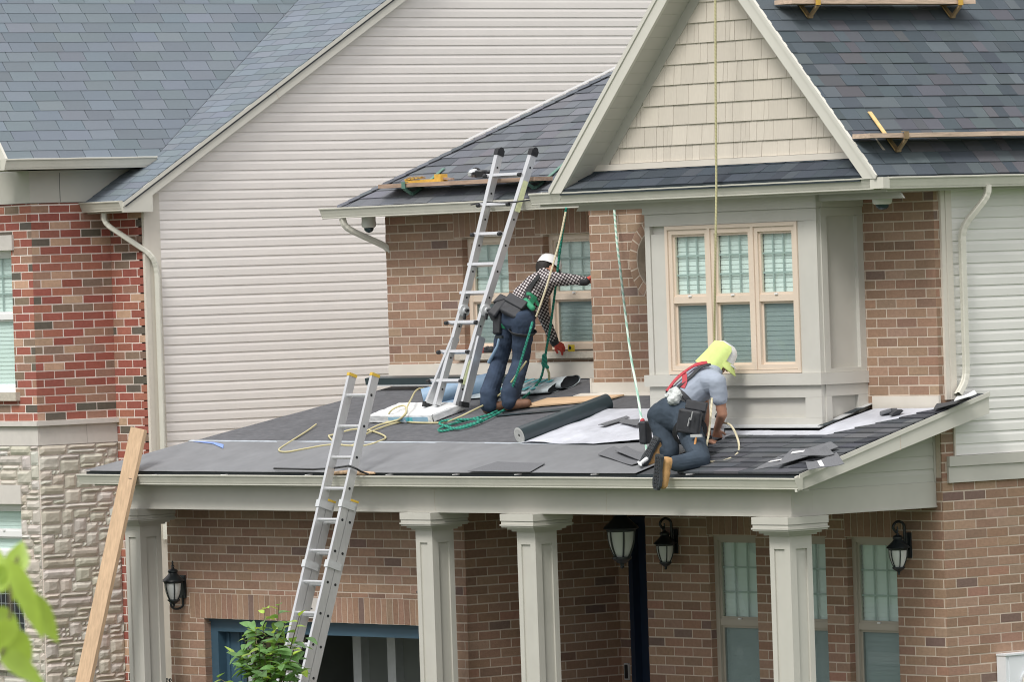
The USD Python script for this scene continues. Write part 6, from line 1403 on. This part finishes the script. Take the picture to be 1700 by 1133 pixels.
blob_to(bpn, 'trousers', 'work_trousers', [[(pe - unit(wa - pe) * 0.02, 0.142), (hpL, 0.132), (hpR, 0.135)], [(hpR, 0.132), (kR, 0.090)], [(kR, 0.088), (aR + (kR - aR) * 0.22, 0.074)], [(hpL, 0.128), (kL, 0.088)], [(kL, 0.086), (aL + (kL - aL) * 0.25, 0.07)]], 0.015, 8, 0.010, 8)
bR = boot(bpn, aR, A(-0.12, -0.05, -1.0), A(0.10, 1.0, -0.1), 'tan_leather', 1.05)
bL = boot(bpn, aL, A(-0.25, -0.40, -0.8), A(0.05, 0.9, -0.3), 'tan_leather', 0.98)
sp2 = unit(ch - pe); bk2 = unit(A(0.25, -0.75, 0.62)); bc2 = pe + sp2 * 0.12
band(bpn, ringpts(bc2, sp2, 0.165, 0.165), 0.05, lambda p: p - bc2, 'tool_belt', 'pouch', 0.010)
pouch(bpn, on_y(1146, 700, -1.62), A(0.15, 0.1, 1), A(0.55, -0.8, 0.1), 0.20, 0.20, 0.07, flap=False)
pouch(bpn, on_y(1156, 682, -1.52), A(0.1, 0.2, 1), A(0.65, -0.7, 0.1), 0.17, 0.15, 0.07)
pouch(bpn, on_y(1075, 718, -1.36), A(0, 0, 1), A(-0.9, -0.4, 0), 0.12, 0.19, 0.05, flap=False)
for q in ((1142, 700), (1147, 690)): MB().bar(on_y(q[0], q[1] + 8, -1.70), on_y(q[0] + 3, q[1] - 6, -1.69), 0.022, 0.006).build('chisel', 'aluminium', bpn)
blob_to(bpn, 'water_bag', 'bag_clear', [[(on_y(1124, 655, -1.44), 0.05), (on_y(1118, 664, -1.50), 0.055)], [(on_y(1110, 658, -1.44), 0.035), (on_y(1121, 648, -1.42), 0.035)]], 0.012, 5, 0.016, 30)
strap(bpn, [shB, uwB], [(1108, 650), (1122, 632), (1138, 618), (1156, 607), (1174, 603)], 0.05, 'strap_red')
strap(bpn, [shB, uwB], [(1112, 655), (1130, 640), (1147, 626), (1162, 612), (1180, 606)], 0.032, 'strap_black')
strap(bpn, [shB, uwB], [(1133, 645), (1137, 634), (1136, 620)], 0.045, 'strap_red')
band(bpn, ringpts(hpR * 0.7 + kR * 0.3, kR - hpR, 0.14, 0.135), 0.045, lambda p: p - hpR, 'leg_strap', 'strap_black')
blob_to(bpn, 'wrist_band', 'strap_black', [[(wL - unit(wL - eL) * 0.03, 0.036), (wL - unit(wL - eL) * 0.01, 0.034)]])
hp, hq = on_y(1153, 742, -1.72), on_y(1147, 770, -1.78)
hm = thing('hammer', 'wooden-handled hammer hanging at the hip of the kneeling roofer', 'hammer', hq)
MB().tube([hq, hq * 0.6 + hp * 0.4, hp, on_y(1156, 725, -1.70)], [0.017, 0.018, 0.012, 0.009], 8).build('handle', 'hammer_wood', hm, 50)
MB().bar(on_y(1156, 724, -1.70) - A(0.05, 0.02, 0), on_y(1156, 724, -1.70) + A(0.05, 0.02, 0), 0.026, 0.026).build('head', 'aluminium', hm)
ng = on_porch(1199, 727, 0.01)
nail_gun('black nail gun held on the shingles by the kneeling roofer', ng, math.radians(150))
# red rope grab at his left hip
p = on_y(1067, 708, -1.34)
rg_ = thing('rope_grab', 'red rope grab clipped to the pale rope at the hip of the kneeling roofer', 'rope grab', p)
blob_to(rg_, 'body', 'strap_red', [[(p + A(0, 0, 0.05), 0.022), (p - A(0, 0, 0.05), 0.026)]])
m = MB(); m.tube([p + A(0.02 + 0.03 * math.sin(a), 0, -0.08 + 0.05 * math.cos(a)) for a in np.linspace(0, 2 * math.pi, 14)], 0.006, 6); m.build('carabiner', 'aluminium', rg_, 50)

# ---------------------------------------------------------------- ropes and air hoses
def rope_mat(name, c1, c2, f=60.0):
    raw(name, {'g': ('geometry', {}), 'd': ('vector_math', {'math_type': 'dot_product', 'vector2': (0.8, 0.5, 1.0)}), 'm': ('math', {'math_type': 'multiply', 'value2': f}), 'f': ('math', {'math_type': 'fraction'}),
               'r': ('rgb_ramp', {'ramp': [(0.0, c1), (0.45, c1), (0.6, c2), (0.9, c2), (1.0, c1)]}), 'p': ('principled_bsdf', {'roughness': 0.75})},
        [('g.position', 'd.vector1'), ('d.value', 'm.value1'), ('m.value', 'f.value1'), ('f.value', 'r.fac'), ('r.color', 'p.base_color')], 'p.BSDF')
rope_mat('green_rope', (0.03, 0.30, 0.21), (0.02, 0.17, 0.13), 26)
rope_mat('pale_rope', (0.62, 0.72, 0.64), (0.30, 0.52, 0.42), 22)
rope_mat('straw_rope', (0.50, 0.47, 0.27), (0.42, 0.40, 0.22), 30)
rope_mat('cream_rope', (0.62, 0.56, 0.40), (0.48, 0.44, 0.30), 30)
mat('hose_yellow', (0.52, 0.47, 0.27), 0.5, 0.1, 10)
def cord(name, label, cat, pts, r, mt, part='strand', twist=0):
    S = smooth_path(pts); t = thing(name, label, cat, S[0])
    if twist:
        L = np.r_[0, np.cumsum(np.linalg.norm(np.diff(S, axis=0), axis=1))]; n = max(8, int(L[-1] / 0.02)); q = np.linspace(0, L[-1], n)
        S = np.stack([np.interp(q, L, S[:, k]) for k in range(3)], 1); T = np.gradient(S, axis=0); T /= np.linalg.norm(T, axis=1, keepdims=True)
        a = np.cross(T, (0.3, 0.8, 0.2)); a /= np.linalg.norm(a, axis=1, keepdims=True); b = np.cross(T, a); ph = q / 0.10 * 2 * math.pi
        for j in range(3):
            o = ph + j * 2 * math.pi / 3; MB().tube(S + (np.cos(o)[:, None] * a + np.sin(o)[:, None] * b) * r * 0.5, r * 0.62, 5).build(part, mt, t, 50)
    else: MB().tube(S, r, 7).build(part, mt, t, 50)
    return t
R_ = lambda px, py, h=0.02: on_porch(px, py, h)
cord('lifeline_rope', 'straw-coloured lifeline hanging from the gable top past the bay window', 'rope', [on_y(1187, -60, -0.93), on_y(1187.5, 0, -0.93), on_y(1188, 150, -0.93), on_y(1189, 305, -0.93), on_y(1188, 400, -0.95), on_y(1186.5, 500, -0.85), on_y(1186, 560, -0.72), on_y(1185, 610, -0.66)], 0.011, 'straw_rope')
cord('lifeline_rope', 'pale mint rope from the gutter down to the kneeling roofer', 'rope', [on_y(1019, 338, 0.50), on_y(1024, 400, 0.42), on_y(1030, 450, 0.30), on_y(1038, 520, 0.0), on_y(1047, 590, -0.5), on_y(1056, 640, -0.9), on_y(1062, 678, -1.2), on_y(1066, 705, -1.34), on_y(1070, 728, -1.36), R_(1074, 752, 0.06), R_(1072, 764, 0.05), R_(1062, 770, 0.05)], 0.012, 'pale_rope')
hk = R_(1064, 768, 0.05); ho = thing('snap_hook', 'white-wrapped steel snap hook lying on the loose shingles', 'hook', hk)
blob_to(ho, 'body', 'white_wrap', [[(R_(1062, 771, 0.06), 0.014), (R_(1073, 763, 0.08), 0.02)], [(R_(1064, 773, 0.05), 0.012), (R_(1060, 768, 0.05), 0.012)]])
cord('safety_rope', 'thick green rope from the gutter down past the standing roofer to the window sill', 'rope', [on_y(940, 345, 0.50), on_y(934, 385, 0.55), on_y(928, 430, 0.60), on_y(922, 480, 0.64), on_y(914, 540, 0.66), on_y(907, 580, 0.68), on_y(903, 608, 0.66), on_y(897, 630, 0.60), on_y(882, 650, 0.45), R_(868, 662, 0.03)], 0.0125, 'green_rope', twist=1)
cord('safety_rope', 'green rope looping from the belt of the standing roofer to a coil on the roof', 'rope', [on_y(884, 535, 0.05), on_y(880, 550, -0.02), on_y(868, 590, -0.06), on_y(857, 625, -0.08), on_y(848, 650, -0.06), R_(838, 672, 0.04), R_(815, 688, 0.03), R_(780, 697, 0.03), R_(745, 706, 0.025), R_(729, 713, 0.03), R_(735, 716, 0.02), R_(770, 708, 0.03), R_(800, 698, 0.04), R_(770, 697, 0.05), R_(738, 699, 0.05), R_(730, 704, 0.03), R_(760, 712, 0.03), R_(795, 702, 0.03), R_(836, 682, 0.03), R_(852, 673, 0.03)], 0.0125, 'green_rope', twist=1)
kn = on_y(904, 600, 0.64); kt = thing('rope_knot', 'green knot with a frayed tail tied in the rope below the sill', 'knot', kn)
blob_to(kt, 'knot', 'green_rope', [[(kn + A(0, 0, 0.05), 0.024), (kn - A(0, 0, 0.04), 0.028)], [(kn - A(0.02, 0, 0.02), 0.022), (kn + A(0.04, 0, -0.06), 0.018)]])
MB().tube([kn + A(0.03, 0, -0.06), kn + A(0.05, 0.01, -0.12), kn + A(0.05, 0.01, -0.2)], 0.012, 7).build('tail', 'straw_rope', kt, 50)
cord('lanyard_rope', 'thin cream rope from the gutter down the back of the standing roofer', 'rope', [on_y(939, 352, 0.46), on_y(930, 395, 0.38), on_y(918, 440, 0.27), on_y(906, 480, 0.16), on_y(896, 510, 0.10), on_y(890, 526, 0.08)], 0.010, 'cream_rope')
cord('air_hose', 'yellow air hose running from the belt of the standing roofer over the bundle', 'hose', [on_y(874, 600, -0.02), on_y(858, 622, -0.06), on_y(838, 648, -0.08), R_(812, 668, 0.12), R_(785, 682, 0.13), R_(760, 694, 0.10), R_(735, 702, 0.02), R_(690, 702, 0.02), R_(660, 698, 0.02), R_(645, 692, 0.06), R_(652, 680, 0.13), R_(670, 674, 0.12), R_(674, 684, 0.11), R_(662, 697, 0.05), R_(640, 702, 0.02)], 0.009, 'hose_yellow', 'tube')
cord('air_hose', 'yellow hose coil crossing the lower roof behind the extension ladder', 'hose', [R_(525, 705, 0.03), R_(510, 716, 0.02), R_(480, 735, 0.02), R_(463, 747, 0.02), R_(475, 751, 0.02), R_(510, 745, 0.02), R_(550, 739, 0.02), R_(600, 741, 0.02), R_(630, 733, 0.02), R_(640, 726, 0.02), R_(620, 717, 0.02), R_(590, 713, 0.03), R_(555, 722, 0.02), R_(546, 725, 0.02), R_(560, 737, 0.02), R_(585, 740, 0.02), R_(600, 725, 0.03), R_(640, 708, 0.02), R_(668, 700, 0.02)], 0.009, 'hose_yellow', 'tube')
cord('air_hose', 'yellow hose bundle end curling from the wrapped bundle to a post behind', 'hose', [R_(600, 720, 0.03), R_(630, 706, 0.03), R_(655, 700, 0.03), R_(672, 690, 0.1), R_(676, 676, 0.16), R_(682, 664, 0.18), R_(690, 650, 0.16), R_(700, 645, 0.14), R_(712, 648, 0.10)], 0.009, 'hose_yellow', 'tube')
g0 = ng + A(-0.17, 0.1, 0.19)
cord('air_hose', 'cream air hose looping from the nail gun over the new shingles', 'hose', [on_y(1199, 702, -0.98), on_y(1212, 706, -1.05), R_(1222, 722, 0.10), R_(1227, 742, 0.03), R_(1222, 756, 0.02), R_(1200, 766, 0.02), R_(1178, 767, 0.03), on_y(1170, 758, -1.55), on_y(1176, 725, -1.5), on_y(1180, 690, -1.35), on_y(1182, 662, -1.24)], 0.010, 'cream_rope', 'tube')
cord('lashing_rope', 'dark cord tying the multi-position ladder across the upper gutter', 'cord', [on_y(782, 340, 0.50), on_y(806, 336, 0.47), on_y(830, 337, 0.46), on_y(858, 335, 0.45), on_y(885, 331, 0.46)], 0.007, 'black_plastic')

# ---------------------------------------------------------------- the shrub by the ladder and the leaves close to the camera
def leaf_mat(name, c, back):
    raw(name, {'g': ('geometry', {}), 'n': ('noise_texture', {'scale': 22.0, 'detail': 3.0}), 'r': ('rgb_ramp', {'ramp': [(0.3, [q * 0.8 for q in c]), (0.7, [min(1, q * 1.2) for q in c])]}), 'a': ('attribute', {'attribute': 'tint'}), 'tm': ('mix', {'mix_type': 'multiply', 'fac': 1.0}),
               'p': ('principled_bsdf', {'roughness': 0.42, 'specular_ior_level': 0.45}), 't': ('translucent_bsdf', {'color': back}), 'm': ('mix_closure', {'fac': 0.3})},
        [('g.position', 'n.vector'), ('n.fac', 'r.fac'), ('r.color', 'tm.color1'), ('a.color', 'tm.color2'), ('tm.color', 'p.base_color'), ('p.BSDF', 'm.closure1'), ('t.BSDF', 'm.closure2')], 'm.closure')
leaf_mat('leaf', (0.12, 0.25, 0.075), (0.26, 0.44, 0.07)); leaf_mat('young_leaf', (0.32, 0.46, 0.07), (0.48, 0.62, 0.08))
mat('bark', (0.12, 0.09, 0.06), 0.9, 0.3, 30)
def leaf(mb, base, d, nrm, L, W, fold=0.35, curl=0.3, tint=(1, 1, 1)):
    d = unit(d); nrm = unit(np.asarray(nrm, float) - d * (np.asarray(nrm, float) @ d)); w = np.cross(nrm, d); V = []; n = 7
    for i in range(n + 1):
        s = i / n; wd = W * (math.sin(math.pi * min(1, s ** 0.75)) ** 0.8) * (1 - 0.25 * s) if 0 < s < 1 else 0.002
        c = A(*base) + d * L * s - nrm * curl * L * s * s * 0.6
        V += [c - w * wd / 2 + nrm * fold * wd / 2, c, c + w * wd / 2 + nrm * fold * wd / 2]
    F = []
    for i in range(n):
        a = 3 * i; F += [[a, a + 1, a + 4, a + 3], [a + 1, a + 2, a + 5, a + 4]]
    return mb.add(V, F, tint)
rs = random.Random(12)
SY = -4.3
root = on_y(440, 1100, SY); root[2] = 0.0
sh = thing('shrub', 'bushy green shrub with broad leaves in front of the open garage', 'shrub', root)
MB().tube(smooth_path([root, root + A(0.02, 0, 0.5), root + A(-0.02, 0.05, 1.0), on_y(445, 1060, SY)]), [0.03] * 19 + [0.024] * 9, 8).build('trunk', 'bark', sh, 50)
tips = [((425, 1046), -0.1), ((470, 1064), -0.15), ((440, 1090), -0.2), ((392, 1090), -0.1), ((440, 1012), 0), ((463, 1006), 0.1), ((497, 1024), -0.05), ((417, 1034), 0.12), ((380, 1082), 0.0), ((403, 1058), -0.15), ((474, 1036), -0.2), ((508, 1060), 0.1), ((362, 1126), 0.1), ((455, 1052), -0.3), ((430, 1075), -0.25), ((488, 1080), -0.25), ((398, 1108), -0.2), ((468, 1105), -0.35), ((434, 1118), -0.35), ((505, 1115), 0.0), ((412, 1140), -0.2), ((380, 1150), 0.1), ((495, 1150), -0.1), ((450, 1150), -0.3)]
fork = A(*on_y(446, 1150, SY)); nleaf = 0
for (tp, dy) in tips:
    e = on_y(tp[0], tp[1], SY + dy); s0 = fork + A(rs.uniform(-.12, .12), rs.uniform(-.1, .1), rs.uniform(-0.4, 0.05)); md = (s0 + e) / 2 + A(rs.uniform(-.05, .05), rs.uniform(-.05, .05), 0.06)
    path = smooth_path([s0, md, e], 8); MB().tube(path, np.linspace(0.008, 0.003, len(path)), 5).build('twig', 'bark', sh, 50)
    n = 14
    for i in range(n):
        q = path[int((0.25 + 0.75 * (i + 1) / n) * (len(path) - 1))]; an = i * 2.4 + rs.uniform(-.5, .5)
        d = A(math.cos(an), math.sin(an), rs.uniform(-0.35, 0.75 if i > n - 4 else 0.35)); nr = A(rs.uniform(-.5, .5), rs.uniform(-0.9, .2), 1.0)
        young = i >= n - 3 and rs.random() < 0.55; t = rs.uniform(0.6, 1.25)
        L = rs.uniform(0.11, 0.18) * (0.72 if young else 1)
        m = MB(); leaf(m, q, d, nr, L, L * rs.uniform(0.5, 0.68), rs.uniform(0.2, 0.5), rs.uniform(0.1, 0.6), (t, t, t)); m.build('leaf', 'young_leaf' if young else 'leaf', sh, True, tint=True); nleaf += 1
def near(px, py, z): return EYE + _ray(px, py) * z
NZ = 10.0
br = thing('leafy_branch', 'blurred bright green leafy branch close to the camera at the lower left', 'branch', near(-40, 1180, NZ))
MB().tube(smooth_path([near(-60, 1200, NZ), near(-10, 1120, NZ), near(15, 1040, NZ), near(18, 960, NZ), near(30, 925, NZ)]), 0.0022, 6).build('stem', 'bark', br, 50)
toc = -CAM[2]
for (b, t, w, yg, zz, tw) in (((22, 955), (38, 898), 46, 1, 0.0, 0.2), ((4, 985), (-6, 908), 44, 0, 0.1, -0.3), ((14, 930), (74, 1062), 42, 0, -0.1, 0.3), ((38, 985), (99, 1068), 52, 0, 0.05, 0.1), ((12, 1050), (54, 1098), 50, 0, 0.1, -0.2),
                          ((22, 1030), (-16, 1085), 44, 0, -0.1, 0.4), ((-5, 1080), (78, 1140), 44, 0, 0.0, 0.2), ((10, 940), (-30, 985), 36, 0, 0.1, 0.2), ((20, 950), (22, 1000), 30, 1, 0.12, -0.2), ((-10, 1010), (38, 1062), 40, 0, 0.2, 0.3)):
    B0, T0 = near(*b, NZ + zz), near(*t, NZ + zz + 0.02); d = T0 - B0; L = np.linalg.norm(d); nr = toc + CAM[0] * tw + A(0, 0, 0.5); tt = rs.uniform(0.85, 1.15)
    m = MB(); leaf(m, B0, d, nr, L, w / LENS * NZ, 0.3, 0.1, (tt, tt, tt)); m.build('leaf', 'young_leaf', br, True, tint=True)
flush_pieces()
